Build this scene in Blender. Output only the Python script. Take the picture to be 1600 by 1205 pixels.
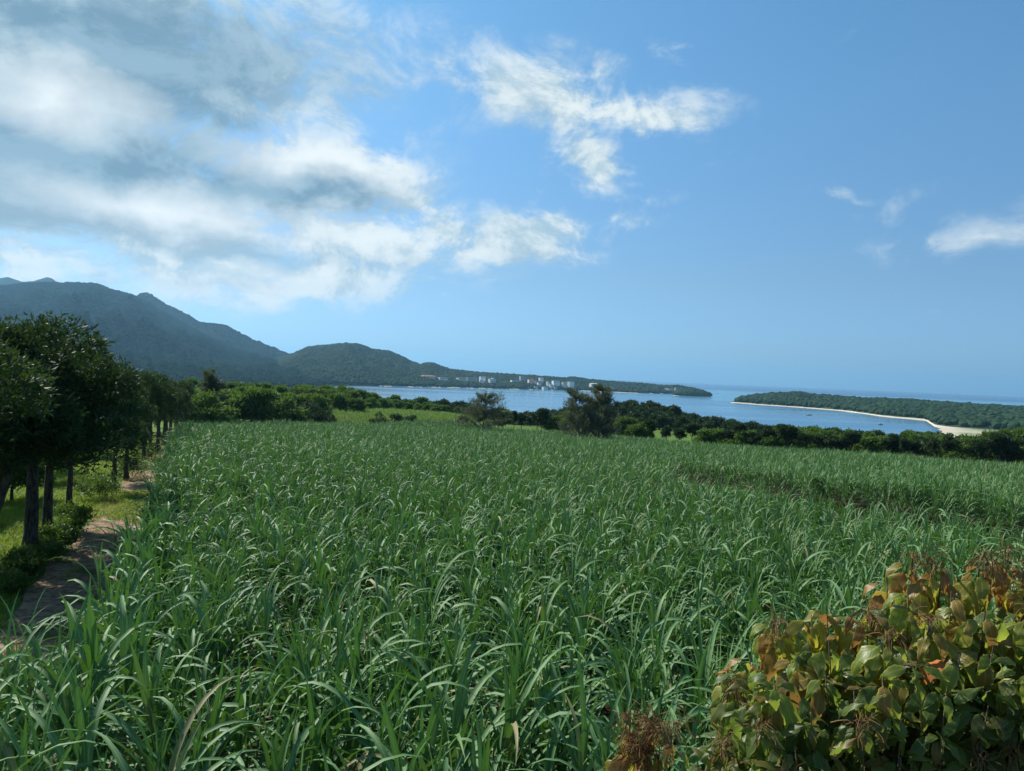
import bpy, math, random
import numpy as np
from mathutils import Matrix, Vector

for o in list(bpy.data.objects): bpy.data.objects.remove(o)
scene = bpy.context.scene
COL = scene.collection
random.seed(7)

# ------------------------------------------------------------------ camera
CAMZ = 40.0                     # metres above the sea
FPX = 1156.0                    # focal length in pixels of the 1600 px wide photograph
PITCH = math.radians(0.85); ROLL = math.radians(2.34)
CAMR = Matrix.Rotation(math.pi/2 - PITCH, 3, 'X') @ Matrix.Rotation(ROLL, 3, 'Z')
cd = bpy.data.cameras.new('camera'); cam = bpy.data.objects.new('camera', cd); COL.objects.link(cam)
cam.location = (0, 0, CAMZ); cam.rotation_euler = CAMR.to_euler()
cd.sensor_fit = 'HORIZONTAL'; cd.sensor_width = 36.0; cd.lens = 36.0*FPX/1600.0
cd.clip_start = 0.05; cd.clip_end = 200000.0
scene.camera = cam

# ------------------------------------------------------------------ light
SUN_AZ = math.radians(-50.0)    # left of the view direction (+Y)
SUN_EL = math.radians(42.0)
SUN_DIR = Vector((math.sin(SUN_AZ)*math.cos(SUN_EL), math.cos(SUN_AZ)*math.cos(SUN_EL), math.sin(SUN_EL)))
sl = bpy.data.lights.new('sun', 'SUN'); sl.energy = 4.8; sl.angle = math.radians(0.6); sl.color = (1.0, 0.95, 0.87)
so = bpy.data.objects.new('sun', sl); COL.objects.link(so); so.rotation_euler = SUN_DIR.to_track_quat('Z', 'Y').to_euler()
so.location = (-60, 60, 120)
SKY_STRENGTH = 0.09
scene.view_settings.view_transform = 'Standard'; scene.view_settings.look = 'None'
scene.view_settings.exposure = 0.5; scene.view_settings.gamma = 1.0
scene.view_settings.use_curve_mapping = False

def cam_dir(px, py):
    """world direction seen at a point of the photograph"""
    v = Vector(((px-800.0)/FPX, (602.5-py)/FPX, -1.0))
    return CAMR @ v
def uw(px, py):
    d = cam_dir(px, py); return d.x/d.y, d.z/d.y
def azel(px, py):
    d = cam_dir(px, py).normalized(); return math.atan2(d.x, d.y), math.asin(d.z)

# ------------------------------------------------------------------ world: Nishita sky with a layer of clouds
world = bpy.data.worlds.new('World'); scene.world = world; world.use_nodes = True
WT = world.node_tree; WT.nodes.clear()
def wn(t, **kw):
    n = WT.nodes.new(t)
    for k, v in kw.items(): setattr(n, k, v)
    return n
def wl(a, b): WT.links.new(a, b)
def wmath(op, a, b=None, c=None, clamp=False):
    n = wn('ShaderNodeMath', operation=op); n.use_clamp = clamp
    for i, v in enumerate((a, b, c)):
        if v is None: continue
        if isinstance(v, (int, float)): n.inputs[i].default_value = v
        else: wl(v, n.inputs[i])
    return n.outputs[0]
def wsmooth(x, lo, hi):
    n = wn('ShaderNodeMapRange', interpolation_type='SMOOTHSTEP'); wl(x, n.inputs['Value'])
    n.inputs['From Min'].default_value = lo; n.inputs['From Max'].default_value = hi
    return n.outputs['Result']
def wmix(f, a, b):
    n = wn('ShaderNodeMix', data_type='RGBA')
    for s, v in ((n.inputs[0], f), (n.inputs[6], a), (n.inputs[7], b)):
        if isinstance(v, (int, float)): s.default_value = v
        elif isinstance(v, tuple): s.default_value = v
        else: wl(v, s)
    return n.outputs[2]
sky = wn('ShaderNodeTexSky', sky_type='NISHITA'); sky.sun_disc = False
sky.sun_elevation = SUN_EL; sky.sun_rotation = SUN_AZ; sky.altitude = 40.0
sky.air_density = 1.0; sky.dust_density = 0.7; sky.ozone_density = 2.5
tc = wn('ShaderNodeTexCoord'); DIR = tc.outputs['Generated']
sep = wn('ShaderNodeSeparateXYZ'); wl(DIR, sep.inputs[0])
AZ = wmath('ARCTAN2', sep.outputs[0], sep.outputs[1])
EL = wmath('ARCSINE', sep.outputs[2])
# (px, py, half width, half height, tilt in degrees, weight) of the cloud masses
CLOUDS = [
 (470,285,230,85,8,1.1),(580,290,140,60,14,1.0),(450,240,80,45,-10,.6),
 (230,350,330,80,5,.95),(330,330,190,70,0,.7),(70,330,260,90,0,.8),
 (560,375,230,60,8,.95),(660,400,110,38,5,.7),(470,340,160,60,0,.7),
 (690,365,120,50,0,.85),(740,395,140,36,0,.8),(810,372,150,58,-6,.95),(990,350,90,22,-10,.55),(640,440,200,22,0,.45),(880,400,80,28,0,.6),(955,345,80,28,-15,.55),
 (430,430,270,60,4,1.05),(150,420,260,50,0,.7),(790,432,80,22,0,.55),(250,400,260,60,0,.85),
 (590,470,150,14,2,.36),(340,470,220,20,0,.36),
 (870,150,170,70,14,.86),(985,178,190,48,9,.8),(915,250,90,62,20,.85),(840,95,90,40,-20,.48),
 (700,110,110,70,30,.48),(590,85,90,30,0,.40),(930,275,100,45,20,.45),(1110,190,60,22,-10,.40),
 (1045,90,40,50,15,.44),(1110,255,60,12,-14,.36),(1025,312,70,20,-8,.44),(850,290,60,20,-30,.36),
 (1305,312,70,16,-8,.48),(1360,330,140,24,-10,.38),(1540,372,230,30,-8,.50),(1680,350,240,36,-8,.50),
 (1320,50,80,20,-28,.30),(1145,145,22,12,0,.30),(1500,480,200,14,2,.24),
 (120,60,560,180,0,.95),(70,150,300,140,0,1.1),(220,160,230,130,0,.85),(330,50,230,80,0,.50),
 (60,240,420,140,0,1.1),(240,270,270,110,0,.85),(-250,200,500,320,0,1.0),(-500,380,500,120,0,.8),(-150,400,220,60,0,.6),
 (60,-260,520,220,0,.8),(1900,250,260,60,-10,.45),(1100,-160,300,70,10,.5),
]
SHADE = [(100,240,350,80,4,2.4),(40,255,260,60,0,1.0),(110,50,460,75,0,1.0),(240,160,160,90,0,.35),(20,190,200,60,0,.3),(350,40,220,80,0,.5),(260,372,180,20,3,1.2),(520,305,150,24,8,.4),(600,300,120,24,8,.25),
 (330,440,180,12,3,.4),(600,415,150,14,8,.4),(330,205,150,50,10,.25),(250,300,120,24,0,.2),(900,405,110,18,0,.35),(840,190,160,30,14,.25)]
GLOW = [(80,150,120,46,0,.85),(230,330,200,40,0,.4),(420,440,150,22,0,.5),(560,360,130,30,0,.4),(470,250,170,35,8,.6),(560,270,120,30,12,.5),(230,330,140,40,0,.35),(320,345,120,35,0,.3)]
def wvec(op, a, b=None, c=None, out=0):
    n = wn('ShaderNodeVectorMath', operation=op)
    for i, v in enumerate((a, b, c)):
        if v is None: continue
        if isinstance(v, tuple): n.inputs[i].default_value = v
        else: wl(v, n.inputs[i])
    return n.outputs['Value'] if out else n.outputs[0]
def wnoise(vec, scale, detail, rough, dist=0.0):
    n = wn('ShaderNodeTexNoise', noise_dimensions='2D'); wl(vec, n.inputs['Vector'])
    n.inputs['Scale'].default_value = scale; n.inputs['Detail'].default_value = detail
    n.inputs['Roughness'].default_value = rough; n.inputs['Distortion'].default_value = dist
    return n
cmb = wn('ShaderNodeCombineXYZ'); wl(AZ, cmb.inputs[0]); wl(EL, cmb.inputs[1]); PQ = cmb.outputs[0]
NP = wvec('MULTIPLY', PQ, (1.0, 1.5, 1.0))
warp = wnoise(NP, 8.0, 4.0, .6)
Q = wvec('ADD', PQ, wvec('MULTIPLY_ADD', warp.outputs['Color'], (.11, .07, 0), (-.055, -.035, 0)))
def blobs(L, soft):
    acc = None
    for (px, py, rx, ry, tilt, w) in L:
        az_, el_ = azel(px, py); sx, sy = 1.35*rx/FPX, 1.35*ry/FPX
        if abs(tilt) > 9:
            c_, s_ = math.cos(math.radians(tilt)), -math.sin(math.radians(tilt))
            dq = wvec('SUBTRACT', Q, (az_, el_, 0))
            cx = wn('ShaderNodeCombineXYZ')
            wl(wvec('DOT_PRODUCT', dq, (c_/sx, s_/sx, 0), None, 1), cx.inputs[0]); wl(wvec('DOT_PRODUCT', dq, (-s_/sy, c_/sy, 0), None, 1), cx.inputs[1]); e = cx.outputs[0]
        else:
            e = wvec('MULTIPLY_ADD', Q, (1/sx, 1/sy, 0), (-az_/sx, -el_/sy, 0))
        v = wmath('MULTIPLY_ADD', wvec('LENGTH', e, None, None, 1), -w, w)
        if soft:
            v = wmath('MAXIMUM', v, 0.0); acc = v if acc is None else wmath('ADD', acc, v)
        else: acc = v if acc is None else wmath('SMOOTH_MAX', acc, v, .10)
    return acc
base = wmath('MAXIMUM', blobs(CLOUDS, False), 0.0)
# loose broken cloud goes on over the rest of the sky, out of the picture
lf = wn('ShaderNodeTexNoise', noise_dimensions='3D'); wl(DIR, lf.inputs['Vector'])
lf.inputs['Scale'].default_value = 2.1; lf.inputs['Detail'].default_value = 2.0
outm = wmath('MAXIMUM', wsmooth(wmath('ABSOLUTE', AZ), 0.85, 1.25), wsmooth(EL, 0.62, 0.85))
base = wmath('MAXIMUM', base, wmath('MULTIPLY', wmath('MULTIPLY', wsmooth(lf.outputs['Fac'], 0.45, 0.75), outm), 0.62))
NA = wnoise(NP, 8.5, 13.0, .67, .3).outputs['Fac']
NB = wnoise(wvec('ADD', NP, (-.020, .038, 0)), 8.5, 10.0, .67, .3).outputs['Fac']
d0 = wmath('MULTIPLY_ADD', wmath('SUBTRACT', NA, .52), 1.9, base)
d0 = wmath('MULTIPLY', d0, wsmooth(base, 0.0, 0.25))
alpha = wmath('MULTIPLY', wsmooth(d0, 0.10, 0.64), wsmooth(base, 0.05, 0.70))
lit = wsmooth(wmath('SUBTRACT', NA, NB), -0.16, 0.14)
shade = wmath('MINIMUM', blobs(SHADE, True), 1.0)
glow = wmath('MINIMUM', blobs(GLOW, True), 1.0)
CK = 0.70/SKY_STRENGTH
def ck(r, g, b): return (r*CK, g*CK, b*CK, 1)
ccol = wmix(lit, ck(.46,.62,.72), ck(.84,.92,.93))
ccol = wmix(wmath('MULTIPLY', shade, 0.92), ccol, wmix(lit, ck(.17,.31,.43), ck(.25,.42,.55)))
ccol = wmix(wmath('MULTIPLY', glow, 1.0), ccol, ck(1.0,1.05,1.05))
tint = wn('ShaderNodeMix', data_type='RGBA', blend_type='MULTIPLY'); tint.inputs[0].default_value = 1.0
ramp = wn('ShaderNodeValToRGB'); wl(EL, ramp.inputs[0])          # sea air: clear and blue down to the horizon
els = ramp.color_ramp.elements; els[0].position = 0.0; els[0].color = (.325,.515,.92,1); els[1].position = .52; els[1].color = (.49,.79,.90,1)
for p_, c_ in ((.13, (.43,.55,.69,1)), (.35, (.50,.735,.85,1))): e_ = els.new(p_); e_.color = c_
wl(sky.outputs[0], tint.inputs[6]); tc2 = wvec('MULTIPLY', ramp.outputs[0], (1.31, 1.36, 1.31)); wl(tc2, tint.inputs[7])
skyc = tint.outputs[2]
final = wmix(alpha, skyc, ccol)
bg = wn('ShaderNodeBackground'); wl(final, bg.inputs['Color']); bg.inputs['Strength'].default_value = SKY_STRENGTH
world.cycles.sampling_method = 'MANUAL'; world.cycles.sample_map_resolution = 512
wo = wn('ShaderNodeOutputWorld'); wl(bg.outputs[0], wo.inputs['Surface'])
# ------------------------------------------------------------------ helpers
def vnoise(x, y, seed=0):
    x = np.asarray(x, float); y = np.asarray(y, float)
    xi = np.floor(x).astype(np.int64); yi = np.floor(y).astype(np.int64)
    fx = x-xi; fy = y-yi; fx = fx*fx*(3-2*fx); fy = fy*fy*(3-2*fy)
    def h(a, b):
        n = (a*374761393 + b*668265263 + seed*974634777) & 0xffffffff
        n = ((n ^ (n >> 13))*1274126177) & 0xffffffff
        n = n ^ (n >> 16)
        return (n & 0xffffff)/float(0xffffff)
    return (h(xi,yi)*(1-fx)+h(xi+1,yi)*fx)*(1-fy) + (h(xi,yi+1)*(1-fx)+h(xi+1,yi+1)*fx)*fy
def fbm(x, y, seed=0, oct=4):
    s = 0; a = 0.5
    for i in range(oct):
        s = s + a*(vnoise(x, y, seed+i)-0.5)*2; x = x*2.03+11.3; y = y*2.03+4.7; a *= 0.5
    return s
def smooth(x, a, b):
    t = np.clip((np.asarray(x, float)-a)/(b-a), 0, 1); return t*t*(3-2*t)

class MB:
    """collects vertices, faces and uvs for ONE mesh"""
    def __init__(s): s.v = []; s.f = []; s.uv = []; s.n = 0
    def add(s, V, F, UV=None):
        V = np.asarray(V, float).reshape(-1, 3)
        s.v.append(V)
        for f in F: s.f.append(tuple(int(i)+s.n for i in f))
        s.uv.append(np.zeros((len(V), 2)) if UV is None else np.asarray(UV, float))
        s.n += len(V)
    def box(s, c, size, rz=0.0):
        x, y, z = size[0]/2, size[1]/2, size[2]/2
        V = np.array([(-x,-y,-z),(x,-y,-z),(x,y,-z),(-x,y,-z),(-x,-y,z),(x,-y,z),(x,y,z),(-x,y,z)])
        ca, sa = math.cos(rz), math.sin(rz)
        R = np.array([[ca,-sa,0],[sa,ca,0],[0,0,1]])
        s.add(V@R.T+np.asarray(c), [(0,3,2,1),(4,5,6,7),(0,1,5,4),(1,2,6,5),(2,3,7,6),(3,0,4,7)])
    def tube(s, pts, rad, n=6, cap=True):
        pts = np.asarray(pts, float); rad = np.broadcast_to(np.asarray(rad, float), (len(pts),))
        rings = []
        for i, p in enumerate(pts):
            t = pts[min(i+1, len(pts)-1)]-pts[max(i-1, 0)]; t = t/(np.linalg.norm(t)+1e-9)
            a = np.cross(t, (0.31, 0.95, 0.05)); a /= np.linalg.norm(a)+1e-9; b = np.cross(t, a)
            ang = np.arange(n)*2*math.pi/n
            rings.append(p+rad[i]*(np.cos(ang)[:,None]*a+np.sin(ang)[:,None]*b))
        V = np.concatenate(rings); F = []
        for i in range(len(pts)-1):
            for k in range(n): F.append((i*n+k, i*n+(k+1)%n, (i+1)*n+(k+1)%n, (i+1)*n+k))
        if cap: F.append(tuple(range((len(pts)-1)*n, len(pts)*n))); F.append(tuple(range(n-1, -1, -1)))
        s.add(V, F)
    def mesh(s, name, mat, smooth_=False):
        me = bpy.data.meshes.new(name)
        V = np.concatenate(s.v)
        me.from_pydata(V.tolist(), [], s.f)
        UV = np.concatenate(s.uv)
        ul = me.uv_layers.new(name='UVMap')
        li = np.empty(len(me.loops), dtype=np.int32); me.loops.foreach_get('vertex_index', li)
        ul.data.foreach_set('uv', UV[li].astype(np.float32).ravel())
        if smooth_: me.polygons.foreach_set('use_smooth', np.ones(len(me.polygons), dtype=bool))
        me.materials.append(mat); me.update()
        return me
    def build(s, name, mat, parent=None, smooth_=False):
        return link(name, s.mesh(name, mat, smooth_), parent)
def quads_mesh(name, V, nper, faces_of, mat, UV=None, smooth_=False):
    """many equal small pieces as one mesh, numpy only. V: (N, nper, 3); faces_of: quads of one piece"""
    N = V.shape[0]; F = np.asarray(faces_of, dtype=np.int32); k = F.shape[1]
    idx = (F[None]+(np.arange(N, dtype=np.int32)*nper)[:,None,None]).reshape(-1, k)
    me = bpy.data.meshes.new(name)
    me.vertices.add(N*nper); me.vertices.foreach_set('co', V.reshape(-1).astype(np.float32))
    me.loops.add(idx.size); me.loops.foreach_set('vertex_index', idx.ravel())
    me.polygons.add(len(idx)); me.polygons.foreach_set('loop_start', np.arange(len(idx), dtype=np.int32)*k)
    if UV is not None:
        ul = me.uv_layers.new(name='UVMap'); ul.data.foreach_set('uv', UV.reshape(-1,2)[idx.ravel()].astype(np.float32).ravel())
    me.update(calc_edges=True); me.validate()
    if smooth_: me.polygons.foreach_set('use_smooth', np.ones(len(me.polygons), dtype=bool))
    me.materials.append(mat)
    return me
def link(name, data, parent=None):
    o = bpy.data.objects.new(name, data); COL.objects.link(o)
    if parent is not None: o.parent = parent
    return o
def tag(o, label=None, cat=None, group=None, kind=None):
    if label: o['label'] = label
    if cat: o['category'] = cat
    if group: o['group'] = group
    if kind: o['kind'] = kind
    return o
def thing(name, label, cat, loc=(0,0,0), rz=0.0, group=None, scale=1.0):
    o = bpy.data.objects.new(name, None); COL.objects.link(o)
    o.empty_display_size = 0.2
    o.location = loc; o.rotation_euler = (0, 0, rz)
    o.scale = (scale,)*3 if isinstance(scale, (int, float)) else scale
    return tag(o, label, cat, group)
def grid_mesh(name, X, Y, Z, mat, smooth_=True):
    n, m = X.shape
    V = np.stack([X, Y, Z], -1).reshape(-1, 3)
    i = np.arange(n-1)[:,None]*m+np.arange(m-1)[None]
    F = np.stack([i, i+1, i+m+1, i+m], -1).reshape(-1, 4)
    me = quads_mesh(name, V[None], len(V), F, mat, None, smooth_)
    return me

# ------------------------------------------------------------------ materials
def new_mat(name):
    m = bpy.data.materials.new(name); m.use_nodes = True; m.node_tree.nodes.clear(); return m
class NT:
    def __init__(s, m): s.t = m.node_tree
    def n(s, typ, ins=None, **kw):
        nd = s.t.nodes.new(typ)
        for k, v in kw.items(): setattr(nd, k, v)
        for k, v in (ins or {}).items():
            if isinstance(v, bpy.types.NodeSocket): s.t.links.new(v, nd.inputs[k])
            else: nd.inputs[k].default_value = v
        return nd
    def math(s, op, a, b=0.0, clamp=False):
        nd = s.n('ShaderNodeMath', {0: a, 1: b}, operation=op); nd.use_clamp = clamp; return nd.outputs[0]
    def mix(s, f, a, b, bt='MIX'):
        return s.n('ShaderNodeMix', {0: f, 6: a, 7: b}, data_type='RGBA', blend_type=bt).outputs[2]
    def sm(s, x, lo, hi, a=0.0, b=1.0):
        return s.n('ShaderNodeMapRange', {'Value': x, 'From Min': lo, 'From Max': hi, 'To Min': a, 'To Max': b}, interpolation_type='SMOOTHSTEP').outputs[0]
    def noise(s, vec, scale, detail=4.0, rough=0.55, dim='3D'):
        nd = s.n('ShaderNodeTexNoise', {'Scale': scale, 'Detail': detail, 'Roughness': rough}, noise_dimensions=dim)
        if vec is not None: s.t.links.new(vec, nd.inputs['Vector'])
        return nd.outputs['Fac']
    def out(s, sh): s.t.links.new(sh, s.n('ShaderNodeOutputMaterial').inputs['Surface'])
def c4(c): return (c[0], c[1], c[2], 1.0)
def foliage(name, dark, light, trans=(.10,.20,.02), tw=0.25, rough=0.5, spec=0.35, scale=0.6, island=True):
    m = new_mat(name); t = NT(m)
    geo = t.n('ShaderNodeNewGeometry'); oi = t.n('ShaderNodeObjectInfo')
    nz = t.noise(geo.outputs['Position'], scale, 3.0)
    r = geo.outputs['Random Per Island'] if island else nz
    f = t.math('ADD', t.math('MULTIPLY', r, 0.55), t.math('MULTIPLY', oi.outputs['Random'], 0.25))
    f = t.math('ADD', f, t.math('MULTIPLY', t.sm(nz, .3, .7), 0.3), clamp=True)
    col = t.mix(f, c4(dark), c4(light))
    p = t.n('ShaderNodeBsdfPrincipled', {'Base Color': col, 'Roughness': rough, 'Specular IOR Level': spec})
    tr = t.n('ShaderNodeBsdfTranslucent', {'Color': t.mix(f, c4(tuple(.6*v for v in trans)), c4(trans))})
    t.out(t.n('ShaderNodeMixShader', {0: tw, 1: p.outputs[0], 2: tr.outputs[0]}).outputs[0])
    return m
def plain(name, col, rough=0.7, var=0.15, scale=2.0, spec=0.3):
    m = new_mat(name); t = NT(m)
    tcn = t.n('ShaderNodeTexCoord')
    nz = t.noise(tcn.outputs['Object'], scale, 5.0)
    c = t.mix(nz, c4(tuple(v*(1-var) for v in col)), c4(tuple(min(1, v*(1+var)) for v in col)))
    t.out(t.n('ShaderNodeBsdfPrincipled', {'Base Color': c, 'Roughness': rough, 'Specular IOR Level': spec}).outputs[0])
    return m
def bark(name, a, b):
    m = new_mat(name); t = NT(m)
    tcn = t.n('ShaderNodeTexCoord')
    mp = t.n('ShaderNodeMapping', {'Vector': tcn.outputs['Object'], 'Scale': (9, 9, 2)})
    nz = t.noise(mp.outputs[0], 2.0, 6.0, .65)
    p = t.n('ShaderNodeBsdfPrincipled', {'Base Color': t.mix(t.sm(nz, .35, .68), c4(a), c4(b)), 'Roughness': .9, 'Specular IOR Level': .15})
    bp = t.n('ShaderNodeBump', {'Strength': .8, 'Distance': .04, 'Height': nz}); t.t.links.new(bp.outputs[0], p.inputs['Normal'])
    t.out(p.outputs[0]); return m
M = {}
M['tree'] = foliage('windbreak_leaves', (.012,.033,.016), (.056,.098,.034), (.08,.15,.02), .2, .62, .22)
M['tree_mid'] = foliage('dark_evergreen_leaves', (.014,.034,.016), (.050,.088,.028), (.07,.13,.02), .2, .6, .2)
M['wood'] = foliage('woodland_leaves', (.022,.062,.014), (.110,.195,.034), (.17,.30,.03), .28, .6, .2, .12)
M['casuarina'] = foliage('casuarina_needles', (.050,.075,.045), (.150,.170,.100), (.14,.17,.07), .3, .6, .2)
M['far'] = foliage('distant_woodland', (.010,.030,.017), (.040,.072,.027), (.05,.1,.02), .04, .85, .03, .02, False)
M['mountain'] = foliage('mountain_forest', (.010,.024,.020), (.026,.048,.028), (.03,.06,.02), .0, .95, .0, .004, False)
M['weed'] = foliage('weed_leaves', (.030,.070,.014), (.095,.160,.030), (.16,.28,.03), .3, .5, .3)
M['grass'] = foliage('grass_blades', (.090,.165,.012), (.210,.300,.020), (.36,.48,.03), .38, .55, .25)
M['field2'] = foliage('pale_crop_leaves', (.070,.150,.020), (.150,.250,.040), (.24,.38,.05), .35, .5, .3, .1)
M['bark'] = bark('grey_brown_bark', (.030,.025,.021), (.125,.105,.088))
M['bark_pale'] = bark('pale_bark', (.06,.05,.04), (.20,.17,.14))
M['sand'] = plain('pale_sand', (.56,.48,.36), .9, .12, .05)
def cane_leaf_material(name, dark, light, trans, tw):
    m = new_mat(name); t = NT(m)
    uv = t.n('ShaderNodeUVMap'); sp = t.n('ShaderNodeSeparateXYZ', {0: uv.outputs[0]})
    oi = t.n('ShaderNodeObjectInfo'); geo = t.n('ShaderNodeNewGeometry')
    au = t.math('ABSOLUTE', t.math('SUBTRACT', sp.outputs[0], .5))
    rib = t.math('MULTIPLY', t.math('SUBTRACT', 1.0, t.sm(au, .035, .085)), t.math('SUBTRACT', 1.0, t.sm(sp.outputs[1], .55, .95)))
    nz = t.noise(geo.outputs['Position'], 0.22, 3.0)
    f = t.math('ADD', t.math('MULTIPLY', geo.outputs['Random Per Island'], .45), t.math('MULTIPLY', oi.outputs['Random'], .3))
    f = t.math('ADD', f, t.math('MULTIPLY', t.sm(nz, .3, .7), .3), clamp=True)
    col = t.mix(f, c4(dark), c4(light))
    # fine veins along the blade, yellowing tips
    vein = t.n('ShaderNodeTexWave', {'Vector': t.n('ShaderNodeMapping', {'Vector': uv.outputs[0], 'Scale': (1, .02, 1)}).outputs[0], 'Scale': 3.2, 'Distortion': .6, 'Detail': 1.0}, wave_type='BANDS', bands_direction='X').outputs['Fac']
    col = t.mix(t.math('MULTIPLY', vein, .18), col, c4(tuple(v*.55 for v in dark)))
    tip = t.math('MULTIPLY', t.sm(sp.outputs[1], .86, 1.0), t.sm(geo.outputs['Random Per Island'], .5, .9))
    col = t.mix(tip, col, (.24,.20,.07,1))
    yel = t.math('GREATER_THAN', geo.outputs['Random Per Island'], .955)
    col = t.mix(t.math('MULTIPLY', yel, .7), col, (.14,.22,.02,1))
    straw = t.math('GREATER_THAN', t.n('ShaderNodeTexWhiteNoise', {'W': t.math('ADD', geo.outputs['Random Per Island'], oi.outputs['Random'])}, noise_dimensions='1D').outputs['Value'], .972)
    col = t.mix(t.math('MULTIPLY', straw, .8), col, (.26,.20,.09,1))
    col = t.mix(t.math('MULTIPLY', rib, .65), col, (.30,.40,.25,1))
    p = t.n('ShaderNodeBsdfPrincipled', {'Base Color': col, 'Roughness': .58, 'Specular IOR Level': .27})
    tr = t.n('ShaderNodeBsdfTranslucent', {'Color': t.mix(f, c4(tuple(.6*v for v in trans)), c4(trans))})
    t.out(t.n('ShaderNodeMixShader', {0: tw, 1: p.outputs[0], 2: tr.outputs[0]}).outputs[0])
    return m
M['cane'] = cane_leaf_material('cane_leaf', (.042,.124,.034), (.150,.280,.092), (.14,.33,.03), .17)
M['cane_stalk'] = plain('cane_stalk', (.13,.15,.05), .5, .35, 6.0)
M['cane_dry'] = plain('cane_dry_leaf', (.20,.155,.075), .8, .3, 6.0)

# near ground: soil, worn earth, grass
def ground_material():
    m = new_mat('field_ground'); t = NT(m)
    geo = t.n('ShaderNodeNewGeometry'); pos = geo.outputs['Position']
    s = t.n('ShaderNodeSeparateXYZ', {0: pos})
    n1 = t.noise(pos, .35, 5.0); n2 = t.noise(pos, 2.5, 6.0, .65); n3 = t.noise(pos, .02, 3.0)
    grass = t.mix(n2, (.030,.070,.010,1), (.110,.190,.025,1)); grass = t.mix(t.sm(n3, .35, .65), grass, (.10,.165,.03,1))
    soil = t.mix(n2, (.030,.021,.013,1), (.075,.055,.033,1))
    c = t.math('ADD', s.outputs[0], t.math('MULTIPLY', s.outputs[1], .4325))
    infield = t.math('MULTIPLY', t.sm(t.math('ADD', c, n1), -1.0, .2), t.math('SUBTRACT', 1.0, t.sm(s.outputs[1], 118.0, 126.0)))
    col = t.mix(infield, grass, soil)
    sandy = t.math('SUBTRACT', 1.0, t.sm(t.math('ADD', s.outputs[2], n1), 1.2, 2.4))
    col = t.mix(sandy, col, (.46,.41,.31,1))
    p = t.n('ShaderNodeBsdfPrincipled', {'Base Color': col, 'Roughness': .95, 'Specular IOR Level': .1})
    bp = t.n('ShaderNodeBump', {'Strength': .6, 'Distance': .08, 'Height': n2}); t.t.links.new(bp.outputs[0], p.inputs['Normal'])
    t.out(p.outputs[0]); return m
M['ground'] = ground_material()
def path_material():
    m = new_mat('dirt_path'); t = NT(m)
    pos = t.n('ShaderNodeNewGeometry').outputs['Position']
    n1 = t.noise(pos, .8, 5.0); n2 = t.noise(pos, 5.0, 6.0, .7)
    col = t.mix(t.sm(n2, .3, .7), (.10,.062,.036,1), (.36,.25,.155,1))
    col = t.mix(t.sm(n1, .56, .70), col, (.075,.095,.028,1))
    p = t.n('ShaderNodeBsdfPrincipled', {'Base Color': col, 'Roughness': .95, 'Specular IOR Level': .1})
    bp = t.n('ShaderNodeBump', {'Strength': .9, 'Distance': .05, 'Height': n2}); t.t.links.new(bp.outputs[0], p.inputs['Normal'])
    t.out(p.outputs[0]); return m
M['path'] = path_material()
def land_material():
    m = new_mat('shore_land'); t = NT(m)
    pos = t.n('ShaderNodeNewGeometry').outputs['Position']; s = t.n('ShaderNodeSeparateXYZ', {0: pos})
    n1 = t.noise(pos, .02, 5.0); n2 = t.noise(pos, .15, 4.0)
    col = t.mix(n2, (.014,.034,.016,1), (.045,.075,.026,1))
    sandy = t.math('SUBTRACT', 1.0, t.sm(t.math('ADD', s.outputs[2], t.math('MULTIPLY', n1, 1.2)), 1.7, 2.3))
    col = t.mix(sandy, col, t.mix(n2, (.44,.38,.28,1), (.62,.55,.43,1)))
    t.out(t.n('ShaderNodeBsdfPrincipled', {'Base Color': col, 'Roughness': .95, 'Specular IOR Level': .05}).outputs[0]); return m
M['land'] = land_material()
def sea_material():
    m = new_mat('sea_water'); t = NT(m)
    pos = t.n('ShaderNodeNewGeometry').outputs['Position']; s = t.n('ShaderNodeSeparateXYZ', {0: pos})
    st = t.n('ShaderNodeMapping', {'Vector': pos, 'Scale': (.0014, .004, 1)}).outputs[0]
    n1 = t.noise(st, 1.0, 4.0); n2 = t.noise(st, 4.5, 4.0)
    deep = (.005,.034,.100,1); shallow = (.055,.22,.30,1); bay = (.045,.135,.240,1)
    # shallow lagoon between the headlands and inside the reef
    lag = t.math('MULTIPLY', t.sm(s.outputs[1], 1500.0, 2000.0), t.math('SUBTRACT', 1.0, t.sm(s.outputs[1], 3600.0, 4300.0)))
    col = t.mix(t.sm(n1, .35, .65), bay, (.060,.160,.245,1))
    col = t.mix(t.math('MULTIPLY', lag, t.sm(n2, .35, .62)), col, shallow)
    beach = t.math('MULTIPLY', t.sm(s.outputs[0], 430.0, 640.0), t.math('SUBTRACT', 1.0, t.sm(s.outputs[1], 1150.0, 1500.0)))
    col = t.mix(t.math('MULTIPLY', beach, .6), col, (.09,.25,.28,1))
    col = t.mix(t.sm(s.outputs[1], 3900.0, 4600.0), col, deep)
    wv = t.noise(t.n('ShaderNodeMapping', {'Vector': pos, 'Scale': (.25, .5, 1)}).outputs[0], 1.0, 4.0, .6)
    streak = t.noise(t.n('ShaderNodeMapping', {'Vector': pos, 'Scale': (.0016, .010, 1)}).outputs[0], 1.0, 3.0)
    p = t.n('ShaderNodeBsdfPrincipled', {'Base Color': col, 'Roughness': t.sm(streak, .3, .7, .10, .28), 'IOR': 1.33, 'Specular IOR Level': t.sm(s.outputs[1], 2200.0, 4200.0, .62, .12)})
    bp = t.n('ShaderNodeBump', {'Strength': .3, 'Distance': .2, 'Height': wv}); t.t.links.new(bp.outputs[0], p.inputs['Normal'])
    t.out(p.outputs[0]); return m
M['sea'] = sea_material()
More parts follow.
